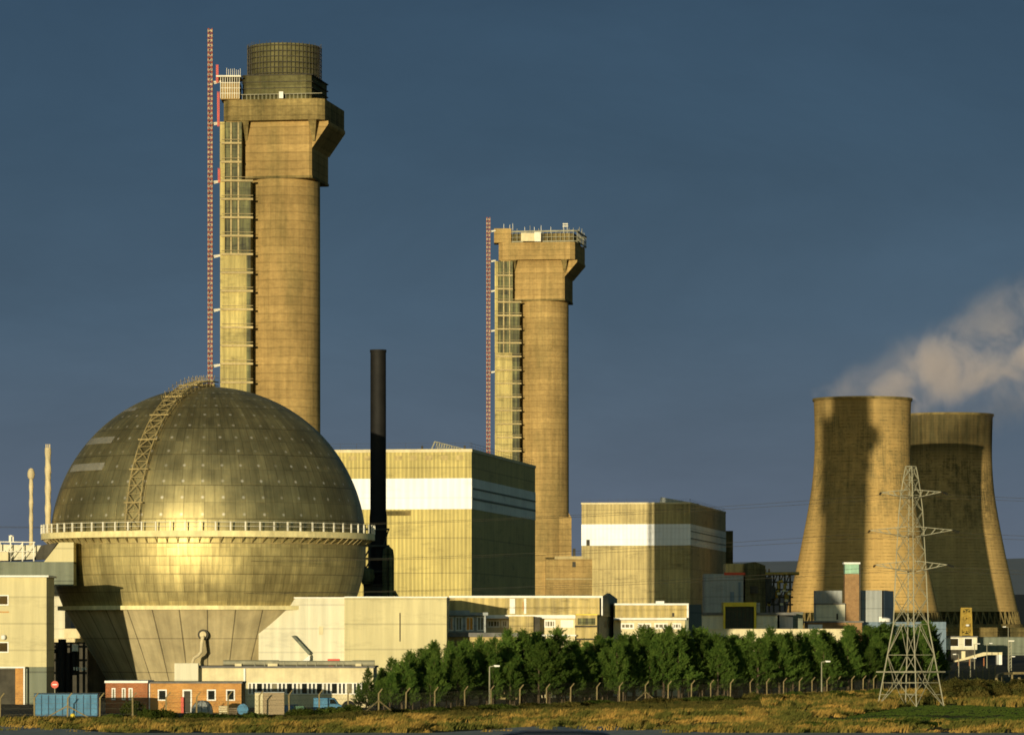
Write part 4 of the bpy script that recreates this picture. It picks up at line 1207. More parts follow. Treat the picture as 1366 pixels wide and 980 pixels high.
for px, w_, h_, mt, lab in ((298, 6, 1.0, 'cream', 'low heap of pale pallets lying by the blue drum'), (310, 7, .8, 'wood', 'dark timber crate beside the pale blue drum')):
    m = MB()
    for k in range(4): m.box(X(px - w_, 466), X(px + w_, 466), 465.5 + .05 * k, 467, k * h_ / 4 + .02, k * h_ / 4 + h_ / 4 - .04, (k % 2) * 5, (X(px, 466), 466))
    o = m.build('pallet', mt); tag(o, lab, 'pallet')
t = thing('storage_box', 'dark green lidded storage box near the blue barrels', 'box', (X(398, 466), 466, 0))
MB().box(X(392, 466), X(405, 466), 466, 467.2, 0, .85).build('body', 'green_p', t); MB().box(X(391.6, 466), X(405.4, 466), 465.9, 467.3, .853, .95).build('lid', 'green_p', t)
brl = None
for k, px in enumerate((383, 388.5, 394)):
    o = thing('barrel', ('left', 'middle', 'right')[k] + ' of three blue barrels behind the green box', 'barrel', (X(px, 474), 474, 0), 'blue barrels by the workshop') if brl is None else dup(brl, (X(px, 474), 474, 0), 0, 1, ('left', 'middle', 'right')[k] + ' of three blue barrels behind the green box')
    if brl is None:
        brl = o; m = MB(); m.rev(o.location.x, 474, [(.2, .0), (.3, .02), (.31, .45), (.33, .47), (.31, .5), (.3, .98), (.2, 1.0), (.02, 1.0)], 16, a0=-180, a1=180)
        smooth_by_angle(m.build('drum', 'blue', o, True)); m = MB(); m.rev(o.location.x, 474, [(.31, .9), (.335, .9), (.335, .96), (.31, .96)], 16, a0=-180, a1=180); m.build('hoop', 'steel_g', o)


def extruded_vehicle(root, x0, x1, y0, y1, z0, prof, paint, wheel_x, wr):
    """prof: side outline (fraction along, metres up); front at the x1 end"""
    L = x1 - x0
    m = MB(); m.prism([(x0 + f * L, y0, z0 + h) for f, h in prof], (0, y1 - y0, 0)); b = m.build('body', paint, root)
    mod = b.modifiers.new('bevel', 'BEVEL'); mod.width = .12; mod.segments = 3; mod.limit_method = 'ANGLE'
    for fx in wheel_x:
        for yy in (y0 - .02, y1 - .2):
            c0 = Vector((x0 + fx * L, yy, z0 + wr))
            m = MB(); m.tube([c0, c0 + Vector((0, .22, 0))], wr, 22); wh = m.build('wheel', 'rubber', root)
            m = MB(); m.tube([c0 + Vector((0, -.02, 0)), c0 + Vector((0, .24, 0))], wr * .55, 16); m.build('rim', 'steel_g', wh)
    return b


t = thing('blue_van', 'blue van parked in front of the long low workshop', 'van', (X(440, 472), 472, 0))
vx0, vx1 = X(418, 472), X(458, 472)
extruded_vehicle(t, vx0, vx1, 472, 473.8, 0, [(0, .35), (1, .35), (1, .85), (.84, 1.05), (.7, 1.75), (0, 1.8)], 'blue', (.2, .8), .34)
MB().prism([(vx0 + (vx1 - vx0) * f, 471.97, h) for f, h in ((.55, 1.1), (.79, 1.1), (.69, 1.62), (.55, 1.62))], (0, .05, 0)).build('window', 'glass', t)

# ------------------------------------------------------------------ mid-distance offices and workshops
NY = 596
t = thing('gabled_shed', 'long buff clad shed with a dark gable end and white ledge, above the pines', 'building', (X(690, NY), NY, 0))
xr = X(803, NY); ze = Z(797, NY); zl = Z(821, NY)
m = MB(); xl = X(599, NY); gd = 16
c, n = math.cos(R(-9)), math.sin(R(-9))
m.box(xl, xr, NY, NY + gd, zl, ze, 0); up = m.build('upper_wall', 'clad_b', t)
m = MB(); m.box(xl, X(798, NY), NY + .4, NY + gd, 0, zl - .002); lw = m.build('lower_wall', 'cream', t)
m = MB(); m.box(xl, xr + .1, NY - .15, NY + gd, ze + .001, ze + .3)
rf = m.build('roof', 'white', t)
gd = 16; e2 = (X(823.5, NY + gd) - xr)
m = MB(); m.prism([(xr + .05, NY, zl + .002), (xr + e2, NY + gd, zl + .002), (xr + e2, NY + gd, ze), (xr + e2 * .5, NY + gd * .5, ze + .75), (xr + .05, NY, ze)], (-.4, 0, 0)); m.build('gable', 'grey_c', t)
m = MB(); m.prism([(xr - .5, NY - .02, 0), (xr + e2 + .12, NY + gd, 0), (xr + e2 + .12, NY + gd, zl - .01), (xr - .5, NY - .02, zl - .01)], (-.4, 0, 0)); gl = m.build('gable_base', 'grey_c', t)
for k in range(4):
    f = .3 + .17 * k; xx = xr - .5 + (e2 + .62) * f; yy = NY + gd * f
    MB().box(xx - .1, xx + .06, yy, yy + 1.9, Z(837, NY), Z(828, NY), -9.5, (xx, yy)).build('window', 'glass_l', gl)
MB().box(X(790, NY) + 1.3, X(803, NY) + .12, NY - .07, NY + .2, zl + .01, ze - .01).box(X(802, NY), X(804, NY), NY - .12, NY + .1, zl, ze).build('corner_trim', 'white', t)
MB().box(xl, X(769, NY), NY - 1.0, NY + .38, Z(824.5, NY), Z(819.8, NY)).build('ledge', 'white', t)
for a, b in ((680, 687), (699, 702)): MB().box(X(a, NY), X(b, NY), NY - .06, NY + .1, zl + .3, ze - .1).build('panel', 'white', t)
MB().box(X(697.2, NY), X(698.6, NY), NY - .09, NY + .1, Z(814, NY), Z(802, NY)).build('door', 'brick_o', t)
for a, b in ((650, 667), (668.5, 678), (726, 741), (748, 765)):
    window(t, X(a, NY), X(b, NY), NY + .4, Z(836.5, NY), Z(826.5, NY), .2, 'white', 'glass_l' if a != 748 else 'white', 3)
m = MB(); m.box(X(679, NY), X(711.5, NY), NY - 3, NY + .38, 0, Z(821.5, NY)); b_ = m.build('annex', 'clad_b', t)
m = MB(); m.box(X(711.6, NY) - .05, X(711.6, NY) + .9, NY - 2.4, NY + .3, 0, Z(822.5, NY)); m.build('annex_side', 'steel_d', t)  # right side of the annex, a plain dark strip
# banded box in front of the shed
VY = 589
t = thing('banded_box', 'square two-storey olive box with dark horizontal bands, against the gabled shed', 'building', (X(783, VY), VY, 0))
MB().box(X(768.5, VY), X(796.5, VY), VY, VY + 8, 0, Z(820, VY)).build('wall', 'clad_b', t)
m = MB()
for py in (834.5, 851.5): m.box(X(767.8, VY), X(797.2, VY), VY - .3, VY + 8, Z(py + 1.6, VY), Z(py - .6, VY))
m.build('band', 'steel_d', t)
MB().box(X(768, VY), X(797, VY), VY - .2, VY + 8, Z(820, VY) + .002, Z(818.6, VY)).build('roof', 'yellow', t)
MB().box(X(770.5, VY), X(794, VY), VY - .06, VY + .2, Z(832.8, VY), Z(824, VY)).build('window', 'liftdark', t)
# glazed pavilion
GY = 583
t = thing('glazed_pavilion', 'grey flat-roofed pavilion with a row of tall windows, right of the white block', 'building', (X(625, GY), GY, 0))
MB().box(X(590, GY), X(648, GY), GY, GY + 10, Z(843, GY), Z(820.5, GY)).build('wall', 'grey_p', t)
MB().box(X(588, GY), X(651, GY), GY - .7, GY + 10, Z(820.4, GY), Z(816.5, GY)).box(X(598, GY), X(626, GY), GY + 2, GY + 8, Z(816.4, GY), Z(813.5, GY)).build('roof', 'grey_p', t)
for a, b, pn in ((598, 605, 'glass'), (607.5, 617, 'glass_l'), (621, 632, 'glass'), (636, 646, 'glass_l')): window(t, X(a, GY), X(b, GY), GY, Z(841, GY), Z(822, GY), .16, 'white', pn, 1)
t2 = thing('flat_roofed_annex', 'low annex with a wide grey flat roof beneath the glazed pavilion', 'building', (X(640, GY - 8), GY - 8, 0))
MB().box(X(592, GY - 8), X(690, GY - 8), GY - 8, GY - .6, 0, Z(849, GY - 8)).build('wall', 'clad_b', t2)
MB().box(X(590, GY - 8), X(697, GY - 8), GY - 8.6, GY - .5, Z(849, GY - 8) + .002, Z(843.5, GY - 8)).build('roof', 'roofing', t2)
t2 = thing('cream_annex', 'low cream annex behind the pines, right of the flat-roofed annex', 'building', (X(745, 588), 612, 0))
MB().box(X(722, 588), X(767, 588), 588, 594, 0, Z(848, 588)).build('wall', 'cream', t2)
MB().box(X(716, 588), X(768.5, 588), 587.7, 594, Z(848, 588) + .002, Z(846, 588)).build('roof', 'white', t2)

# second long workshop
OY = 604
t = thing('white_edged_workshop', 'two-storey workshop with bright white roof edge and window row, below the ochre hall', 'building', (X(870, OY), OY, 0))
MB().box(X(818.6, OY), X(917, OY), OY, OY + 16, Z(823.5, OY), Z(807, OY)).build('upper_wall', 'clad_b', t)
MB().box(X(818.6, OY), X(914, OY), OY + .5, OY + 16, 0, Z(823.7, OY)).build('lower_wall', 'cream', t)
MB().box(X(818.6, OY), X(918.5, OY), OY - .4, OY + 16, Z(806.8, OY), Z(804.3, OY)).box(X(876, OY), X(887, OY), OY + 3, OY + 5, Z(804.2, OY), Z(801, OY)).build('roof', 'white', t)
MB().box(X(818.6, OY), X(915.5, OY), OY - .8, OY + .48, Z(826.3, OY), Z(823.6, OY)).build('ledge', 'white', t)
MB().box(X(916, OY), X(918.6, OY), OY - .3, OY + .5, Z(823.4, OY), Z(806.9, OY)).build('corner_trim', 'white', t)
MB().box(X(896.5, OY), X(899.5, OY), OY - .05, OY + .1, Z(822, OY), Z(817, OY)).build('door', 'steel_d', t)
m = MB(); m.prism([(X(918.7, OY), OY + .3, 0), (X(936, OY + 16), OY + 16, 0), (X(936, OY + 16), OY + 16, Z(804.5, OY)), (X(918.7, OY), OY + .3, Z(806, OY))], (-.5, 0, 0)); m.build('end_wall', 'grey_c', t)
for a, b in ((828, 846), (851, 869), (873, 891), (897, 909)): window(t, X(a, OY), X(b, OY), OY + .5, Z(838.5, OY), Z(830.5, OY), .22, 'white', 'glass_l', 2)
# concrete annex at the foot of the second chimney
AY = 1276
t = thing('concrete_annex', 'bare concrete annex at the foot of the farther chimney', 'building', (X(755, AY), AY, 6))
MB().box(X(728, AY), X(790, AY), AY, AY + 26, 5, Z(745.5, AY)).box(X(700, AY), X(727.9, AY), AY + 6, AY + 26, 5, Z(739, AY)).build('wall', 'conc1', t)
MB().box(X(740, AY), X(778, AY), AY - .2, AY + 8, Z(745.4, AY), Z(741.5, AY)).box(X(728, AY), X(790, AY), AY - .15, AY - .01, Z(772.5, AY), Z(771, AY)).build('parapet', 'conc_pale', t)
MB().box(X(763.5, AY), X(768, AY), AY - .1, AY + .3, Z(756, AY), Z(749, AY)).build('window', 'steel_d', t)
MB().bar((X(766, AY), AY + 3, Z(742, AY)), (X(766, AY), AY + 3, Z(731, AY)), .9).build('vent', 'steel_d', t)

# entrance with the yellow frame and white flanks
EY = 900
t = thing('yellow_entrance', 'white low building with a tall glazed bay in a yellow frame', 'building', (X(986, EY), EY, 1))
for a, b in ((935, 964.7), (1009, 1040)): MB().box(X(a, EY), X(b, EY), EY, EY + 10, 0, Z(820, EY)).build('wall', 'clad_w', t)
m = MB(); m.prism([(X(1040, EY) + .02, EY, 0), (X(1058, EY + 9), EY + 9, 0), (X(1058, EY + 9), EY + 9, Z(819, EY)), (X(1040, EY) + .02, EY, Z(820, EY))], (-.5, 0, 0)); m.build('end_wall', 'grey_p', t)
MB().box(X(934, EY), X(964.8, EY), EY - .3, EY + 10, Z(820, EY) + .002, Z(816.5, EY)).box(X(1009.2, EY), X(1062, EY), EY - .3, EY + 10, Z(820, EY) + .002, Z(816.5, EY)).build('roof', 'roofing', t)
m = MB(); m.box(X(964.8, EY), X(1008.6, EY), EY - .8, EY + 8, Z(808.5, EY), Z(803, EY)).box(X(964.8, EY), X(967.3, EY), EY - .8, EY + 8, 0, Z(808.6, EY)).box(X(1005.6, EY), X(1008.6, EY), EY - .8, EY + 8, 0, Z(808.6, EY)).build('frame', 'yellow', t)
MB().box(X(1008.8, EY), X(1014, EY), EY + .5, EY + 8, 0, Z(803.5, EY)).build('frame_side', 'grey_p', t)
gz = MB().box(X(967.4, EY), X(1005.5, EY), EY - .1, EY + 7, 0, Z(808.7, EY)).build('glazing', 'glazing', t)
m = MB()
for k in range(8): xx = X(967.8 + k * 5.3, EY); m.box(xx - .06, xx + .06, EY - .35, EY - .11, 0, Z(808.7, EY))
for py in (815, 826): m.box(X(967.5, EY), X(1005.5, EY), EY - .3, EY - .11, Z(py + .35, EY), Z(py - .35, EY))
m.build('mullion', 'steel_d', gz)
o = thing('dark_store', 'small dark store with a pale left edge, right of the yellow-framed entrance', 'building', (X(1063, 915), 915, 1))
MB().box(X(1057, 915), X(1071, 915), 915, 921, 0, Z(817.5, 915)).build('wall', 'grey_c', o); MB().box(X(1056.3, 915), X(1071.6, 915), 914.7, 921.2, Z(817.4, 915), Z(815.8, 915)).build('roof', 'roofing', o)
MB().box(X(1055.8, 915), X(1057.8, 915), 914.6, 915.2, 0, Z(817.6, 915)).build('edge', 'white', o)
# low cream wall behind the trees
o = MB().box(X(905, 840), X(1126, 840), 840, 840.4, 0, Z(841, 840) + .25).box(X(905, 840), X(1126, 840), 839.9, 840.5, Z(841, 840) + .26, Z(840, 840) + .27).build('boundary_wall', 'cream')
tag(o, 'long low cream wall running behind the right half of the pine belt', 'wall')

# far process building with the red stripe
UY = 1250
t = thing('process_building', 'stepped grey process building with a red stripe, between the ochre hall and pipe rack', 'building', (X(993, UY), UY, 7))
MB().box(X(940, UY), X(994, UY), UY, UY + 14, 5, Z(765, UY)).build('wall', 'grey_p', t)
MB().box(X(968, UY), X(993.8, UY), UY + .5, UY + 14, Z(764.8, UY), Z(751.5, UY)).build('upper_wall', 'clad_y2', t)
m = MB(); m.prism([(X(994.2, UY), UY, 5), (X(1021, UY + 13), UY + 13, 5), (X(1021, UY + 13), UY + 13, Z(753, UY)), (X(1008, UY + 7), UY + 7, Z(748.5, UY)), (X(994.2, UY), UY, Z(751.5, UY))], (-.6, 0, 0)); m.build('gable_wall', 'conc_dirty', t)
MB().box(X(966, UY), X(993.9, UY), UY - .2, UY + .4, Z(766.6, UY), Z(763.2, UY)).build('stripe', 'red', t)
MB().box(X(985, UY), X(988, UY), UY - .2, UY + .2, Z(802, UY), Z(776, UY)).box(X(974, UY), X(979, UY), UY - .2, UY + .2, Z(802, UY), Z(789, UY)).build('louvre', 'blue_g', t)
MB().box(X(1001.5, UY), X(1012, UY), UY + 3, UY + 6, Z(791, UY), Z(781, UY)).build('window', 'steel_d', t)
# pipe rack
RY = 1300
t = thing('pipe_rack', 'dark open rack of pipes and vessels left of the nearer cooling tower', 'pipework', (X(1036, RY), RY, 8))
m = MB()
for px in (1021, 1026, 1032, 1040, 1047, 1054): m.bar((X(px, RY), RY, 7), (X(px, RY), RY, Z(763 if px > 1030 else 758, RY)), .55)
for py in (766, 776, 786, 796, 806): m.bar((X(1020, RY), RY, Z(py, RY)), (X(1058, RY), RY, Z(py, RY)), .5)
for a in range(1021, 1053, 8):
    for py in (766, 786): m.bar((X(a, RY), RY, Z(py + 20, RY)), (X(a + 8, RY), RY, Z(py, RY)), .35)
m.build('frame', 'steel_d', t)
m = MB(); m.tube([pf(1016, 765, RY - 2), pf(1066, 764.5, RY - 2)], .5, 8)
for k in range(9):
    px = 1022 + rnd.random() * 30; py = 775 + rnd.random() * 28; m.tube([pf(px, py + 9, RY - 1.5), pf(px, py, RY - 1.5), pf(px + rnd.uniform(3, 9), py - 1, RY - 1.5)], .5, 8)
m.build('pipe', 'ochre', t)
m = MB()
for px, a, b in ((1025, 805, 768), (1029.5, 800, 781)): m.rev(X(px, RY), RY - 2.5, [(.05, Z(a, RY)), (1.0, Z(a - 2, RY)), (1.0, Z(b + 2, RY)), (.05, Z(b, RY))], 14, a0=-180, a1=180)
smooth_by_angle(m.build('vessel', 'steel_d', t, True))
m = MB()
for px, py in ((1036, 790), (1043, 786), (1046, 799), (1050, 790), (1040, 804)): m.box(X(px, RY), X(px + 4, RY), RY - 3, RY - 2.4, Z(py + 3, RY), Z(py, RY))
m.build('walkway', 'cream', t)

# brick tower group in front of the cooling towers
TY = 1000
t = thing('brick_tower', 'square brown brick tower with a pale green top, in front of the nearer cooling tower', 'tower', (X(1137, TY), TY, 2))
MB().box(X(1127, TY), X(1146, TY), TY, TY + 4, 1, Z(765, TY)).build('wall', 'brick_t', t)
MB().box(X(1127.2, TY), X(1145.8, TY), TY + .1, TY + 3.9, Z(765, TY) + .002, Z(752, TY)).build('glazed_top', 'green_t', t)
MB().box(X(1125.5, TY), X(1147.5, TY), TY - .3, TY + 4.3, Z(752, TY) + .002, Z(749.6, TY)).build('cap', 'white', t)
MB().box(X(1146, TY) + .01, X(1148.2, TY), TY + .3, TY + 4, 1, Z(752.5, TY)).build('flue', 'steel_d', t)
t = thing('pump_house', 'low pale ribbed pump house with a dark roof line, left of the brick tower', 'building', (X(1107, TY), TY, 2))
MB().box(X(1088, TY), X(1126.6, TY), TY - 1.5, TY + 5, Z(828, TY), Z(806, TY)).build('wall', 'clad_w', t)
MB().box(X(1087.4, TY), X(1126.8, TY), TY - 1.7, TY + 5.2, Z(806, TY) + .002, Z(804.3, TY)).build('roof', 'roofing', t)
MB().box(X(1090, TY), X(1126, TY), TY + 6, TY + 11, 1, Z(787, TY)).build('upper_block', 'grey_p', t)
MB().box(X(1115, TY), X(1117.4, TY), TY - 1.6, TY - 1.2, Z(826, TY), Z(818, TY)).build('door', 'steel_d', t)
t = thing('grey_shed', 'plain grey shed with a slate blue side, right of the brick tower', 'building', (X(1168, TY), TY + 8, 2))
MB().box(X(1149, TY + 8), X(1179, TY + 8), TY + 8, TY + 22, 1, Z(787, TY + 8)).build('wall', 'grey_p', t)
m = MB(); m.prism([(X(1179, TY + 8) + .05, TY + 8, 1), (X(1192, TY + 20), TY + 20, 1), (X(1192, TY + 20), TY + 20, Z(787.3, TY + 8)), (X(1179, TY + 8) + .05, TY + 8, Z(787, TY + 8))], (-.5, 0, 0)); m.build('side_wall', 'blue_g', t)
t = thing('brown_base_building', 'long dark brown flat-roofed building beneath the brick tower', 'building', (X(1114, 985), 985, 1.5))
MB().box(X(1078, 985), X(1150, 985), 985, 997, 0, Z(830, 985)).build('wall', 'brick_t', t)
MB().box(X(1076, 985), X(1152, 985), 984.6, 997, Z(830, 985) + .002, Z(827.8, 985)).build('roof', 'roofing', t)
MB().box(X(1078, 985), X(1097, 985), 984.8, 985.1, Z(840, 985), Z(832.5, 985)).build('window', 'white', t)
o = MB().rev(X(1180, 990), 990, [(1.4, Z(829, 990)), (1.4, Z(824.5, 990)), (.4, Z(823, 990))], 18, cap1=True, a0=-180, a1=180).box(X(1172, 990), X(1176, 990), 989, 990, Z(829, 990), Z(822, 990)).build('white_tank', 'white')
tag(o, 'small white tank beside the foot of the grey shed', 'tank')
o = MB().box(X(1150, 992), X(1262, 992), 992, 992.6, 1, Z(830, 992)).box(X(1150, 992), X(1262, 992), 991.9, 992.7, Z(830, 992) + .002, Z(829, 992)).build('screen_wall', 'blue_g')
tag(o, 'low slate wall running right from the brown building, behind the pylon', 'wall')

# right edge: embankment wall, hut, walkway, gantry, lamps
o = MB().box(X(1250, 1180), X(1480, 1180), 1180, 1183, 3, Z(838, 1180)).box(X(1250, 1180), X(1480, 1180), 1179.6, 1183.2, Z(838, 1180) + .002, Z(836.5, 1180)).build('embankment_wall', 'conc_dirty')
tag(o, 'long dark embankment wall below the farther cooling tower', 'wall')
o = MB().box(X(1250, 1060), X(1480, 1060), 1060, 1063, 3, Z(849, 1060)).build('retaining_wall', 'grey_c'); tag(o, 'dark green-grey wall behind the white hut at the right edge', 'wall')
t = thing('white_hut', 'small white hut with two dark windows, below the farther cooling tower', 'hut', (X(1283, 1000), 1000, 4))
MB().box(X(1261.5, 1000), X(1303.5, 1000), 1000, 1006, Z(866, 1000), Z(849.5, 1000)).build('wall', 'clad_w', t)
MB().box(X(1260.5, 1000), X(1304.5, 1000), 999.6, 1006.2, Z(849.5, 1000) + .002, Z(848, 1000)).build('roof', 'roofing', t)
MB().box(X(1263, 1000), X(1302, 1000), 1000.5, 1006, 1, Z(866, 1000) - .003).build('base', 'steel_d', t)
for a, b in ((1267, 1279), (1286, 1297.5)): window(t, X(a, 1000), X(b, 1000), 1000, Z(862, 1000), Z(850.5, 1000), .15, 'white', 'glass')
IY = 960
t = thing('covered_walkway', 'sloping cream walkway roof ending in a white pier at the right', 'walkway', (X(1305, IY), IY, 2))
MB().prism([(X(1274, IY), IY, Z(882.5, IY)), (X(1318, IY), IY, Z(873, IY)), (X(1337, IY), IY, Z(873, IY)), (X(1337, IY), IY, Z(869.5, IY)), (X(1312, IY), IY, Z(869.5, IY)), (X(1274, IY), IY, Z(880.5, IY))], (0, 2.5, 0)).build('roof', 'cream', t)
MB().box(X(1330, IY), X(1336.5, IY), IY - .2, IY + 2.2, Z(886, IY), Z(873, IY)).build('pier', 'white', t)
MB().box(X(1283, IY), X(1288, IY), IY + .5, IY + 2, Z(880, IY), Z(868, IY)).build('panel', 'cream', t)
m = MB()
for px in (1279, 1294, 1313): m.bar((X(px, IY), IY + 1, 1), (X(px, IY), IY + 1, Z(877, IY)), .25)
m.build('support', 'brick_r', t)
JY = 1100
t = thing('steel_gantry', 'ochre steel gantry tower with a pale lamp, before the farther cooling tower', 'gantry', (X(1289, JY), JY, 5))
m = MB()
for px in (1281.5, 1297.5):
    for dy in (0, 2.6): m.bar((X(px, JY), JY + dy, 4), (X(px + (2.5 if px < 1290 else -2.5), JY), JY + dy, Z(810, JY)), .4)
for py in (811, 820, 829, 838, 846): m.bar((X(1282.5, JY), JY, Z(py, JY)), (X(1296.5, JY), JY, Z(py, JY)), .38)
for a, b in ((820, 811), (829, 820), (838, 829), (846, 838)):
    m.bar((X(1282.5, JY), JY, Z(a, JY)), (X(1296, JY), JY, Z(b, JY)), .28); m.bar((X(1296.5, JY), JY, Z(a, JY)), (X(1283, JY), JY, Z(b, JY)), .28)
m.box(X(1284, JY), X(1295, JY), JY + .6, JY + 2, Z(842, JY), Z(816, JY)); m.build('frame', 'ochre', t)
m = MB(); m.rev(X(1290.5, JY), JY - .6, [(.02, Z(835.2, JY)), (.5, Z(834.5, JY)), (.5, Z(832.5, JY)), (.02, Z(832, JY))], 12, a0=-180, a1=180); m.build('lamp', 'white', t)


def lamp_post(px, py_top, Y, label, arm=1, zb=None):
    zb = ground_z(Y) if zb is None else zb
    t = thing('street_lamp', label, 'street lamp', (X(px, Y), Y, zb), 'street lamps along the fence and the site road'); x = X(px, Y); zt = Z(py_top, Y)
    m = MB(); m.tube([(x, Y, zb), (x, Y, zb + 1.2), (x, Y, zt - .12)], [.12, .11, .07], 8); m.bar((x, Y, zt - .1), (x + .75 * arm, Y - .1, zt), .08); m.build('pole', 'steel_g', t)
    m = MB(); m.prism([(x + .5 * arm, Y - .25, zt + .1), (x + .62 * arm, Y - .25, zt - .12), (x + 1.2 * arm, Y - .25, zt - .1), (x + 1.25 * arm, Y - .25, zt + .06)], (0, .34, 0)); m.build('lamp_head', 'white', t)
    return t


lamp_post(653, 887.5, 500, 'tall street lamp standing alone before the left part of the pines')
lamp_post(1096, 881.5, 592, 'street lamp between the fence posts, left of the pylon')
for px, py, Y, lab, arm in ((1300, 858, 930, 'lamp post directly right of the white hut', 1), (1316.5, 857.5, 940, 'short lamp post above the bend of the cream walkway', 1), (1345, 835.5, 925, 'tallest lamp post at the right edge, pale lamp against the cooling tower', -1),
                       (1279, 872, 850, 'lamp post under the left end of the cream walkway, lamp turned left', -1), (1294.5, 877, 850, 'lamp post under the middle of the cream walkway', 1), (1346, 875, 850, 'lamp post at the right edge, right of the white pier', 1)):
    lamp_post(px, py, Y, lab, arm)
t = thing('lattice_post', 'slim pale lattice post at the right edge beside the tallest lamp', 'mast', (X(1347, 910), 910, 1.2))
m = MB()
for px in (1345.5, 1349): m.bar((X(px, 910), 910, 1), (X(px, 910), 910, Z(853, 910)), .18)
for k in range(9): m.bar((X(1345.5, 910), 910, Z(893 - k * 4.5, 910)), (X(1349, 910), 910, Z(888.5 - k * 4.5, 910)), .1)
m.build('lattice', 'steel_g', t); MB().box(X(1345, 910), X(1353, 910), 909.8, 910.2, Z(855, 910), Z(853.6, 910)).build('arm', 'steel_w', t)
# kerb and bollard at the right edge
m = MB(); pts = [pf(1329, 905, 700), pf(1331, 900, 705), pf(1337, 898, 712), pf(1350, 897.3, 716), pf(1390, 897, 718)]
for a, b in zip(pts[:-1], pts[1:]): m.bar(a, b, .38)
for p in pts[1:]: m.bar((p[0], p[1], 0), p, .3)
tag(m.build('guard_rail', 'post'), 'pale curved guard rail above the brambles at the right edge', 'guard rail')
o = MB().box(X(1358, 640), X(1361.5, 640), 640, 640.4, 0, Z(903, 640)).box(X(1348, 640), X(1370, 640), 640.1, 640.3, Z(911, 640), Z(909, 640)).build('gate_post', 'post'); tag(o, 'stubby pale post with a crossbar among the brambles at the right edge', 'post')

# ------------------------------------------------------------------ steel pylon and its lines
YY = 520; cxp = 1215
t = thing('pylon', 'pale steel lattice electricity pylon standing in the rough grass', 'pylon', (X(cxp, YY), YY, 0))
px0 = X(cxp, YY)
LV = [(939, 44.5), (910, 38.5), (873, 31.5), (832, 23.5), (798, 22), (764, 20.5), (735, 19), (708, 17.5), (682, 16), (660, 13.5), (640, 10.5), (622, 7)]
lv = [(Z(py, YY) if i else 0.0, M(hw, YY)) for i, (py, hw) in enumerate(LV)]
rot = R(4)


def leg_pt(i, k, f=0.0):
    (z0, h0), (z1, h1) = lv[i], lv[min(i + 1, len(lv) - 1)]
    z, h = z0 + (z1 - z0) * f, h0 + (h1 - h0) * f
    a = rot + k * math.pi / 2
    return Vector((px0 + math.sin(a) * h, YY - math.cos(a) * h, z))


for k in range(4):
    m = MB()
    for i in range(len(lv) - 1): m.bar(leg_pt(i, k), leg_pt(i + 1, k), .14 if i < 5 else .10)
    m.build('leg', 'steel_g', t)
m = MB()
for i in range(len(lv) - 1):
    for k in range(4):
        a, b, c_, d_ = leg_pt(i, k), leg_pt(i, k + 1), leg_pt(i + 1, k), leg_pt(i + 1, k + 1)
        wb = .07 if i < 4 else .05
        if i in (1, 2, 3, 5, 7, 9, 10): m.bar(a, b, wb)
        if i == 0:
            mid = (c_ + d_) / 2; m.bar(a, mid, wb); m.bar(b, mid, wb); m.bar((a + c_) / 2, (a + mid) / 2, .07); m.bar((b + d_) / 2, (b + mid) / 2, .07)
        elif i == 1:
            mid = (a + b) / 2; m.bar(mid, c_, wb); m.bar(mid, d_, wb)
        elif i == 2:
            mid = (c_ + d_) / 2; m.bar(a, mid, wb); m.bar(b, mid, wb)
        else:
            m.bar(a, d_, wb); m.bar(b, c_, wb)
for k in range(4): m.bar(leg_pt(len(lv) - 1, k), leg_pt(len(lv) - 1, k + 1), .12)
m.build('bracing', 'steel_g', t)
m = MB(); zg = Z(895.5, YY); hg = M(46, YY)
for k in range(4):
    a0, a1 = rot + k * math.pi / 2, rot + (k + 1) * math.pi / 2
    m.bar((px0 + math.sin(a0) * hg, YY - math.cos(a0) * hg, zg), (px0 + math.sin(a1) * hg, YY - math.cos(a1) * hg, zg), .16)
m.build('climbing_guard', 'steel_g', t)
tips = []
for py_top, py_bot, reach in ((653, 664, 42), (702, 716, 57), (748, 762, 50)):
    ztp, zbt = Z(py_top, YY), Z(py_bot, YY); zt_ = Z((py_top + py_bot) / 2 - 2, YY)
    hw = M(15 if py_top < 660 else 18 if py_top < 710 else 20, YY)
    for s in (1, -1):
        tip = Vector((px0 + s * M(reach - 3, YY), YY - s * .9 - .6, zt_))
        m = MB()
        for dy in (-hw * .55, hw * .55):
            m.bar((px0 + s * hw * .3, YY + dy, ztp), tip, .075); m.bar((px0 + s * hw * .3, YY + dy, zbt), tip, .075)
            for f in (.3, .55, .78):
                A_ = Vector((px0 + s * hw * .3, YY + dy, ztp)).lerp(tip, f); B_ = Vector((px0 + s * hw * .3, YY + dy, zbt)).lerp(tip, f - .12); m.bar(A_, B_, .05)
        m.bar((px0 + s * hw * .3, YY - hw * .55, zbt), (px0 - s * hw * .3, YY - hw * .55, zbt), .1)
        arm = m.build('cross_arm', 'steel_g', t)
        m = MB(); p0 = tip; p1 = tip + Vector((.55 * s + .3, 0, -.28)); ds = [p0.lerp(p1, f / 8) for f in range(9)]
        for j in range(8): m.tube([ds[j], ds[j].lerp(ds[j + 1], .6)], .16 if j % 2 else .1, 8)
        m.build('insulator', 'black', arm)
        tips.append((tip + Vector((.3 * s, 0, -.35)), s))
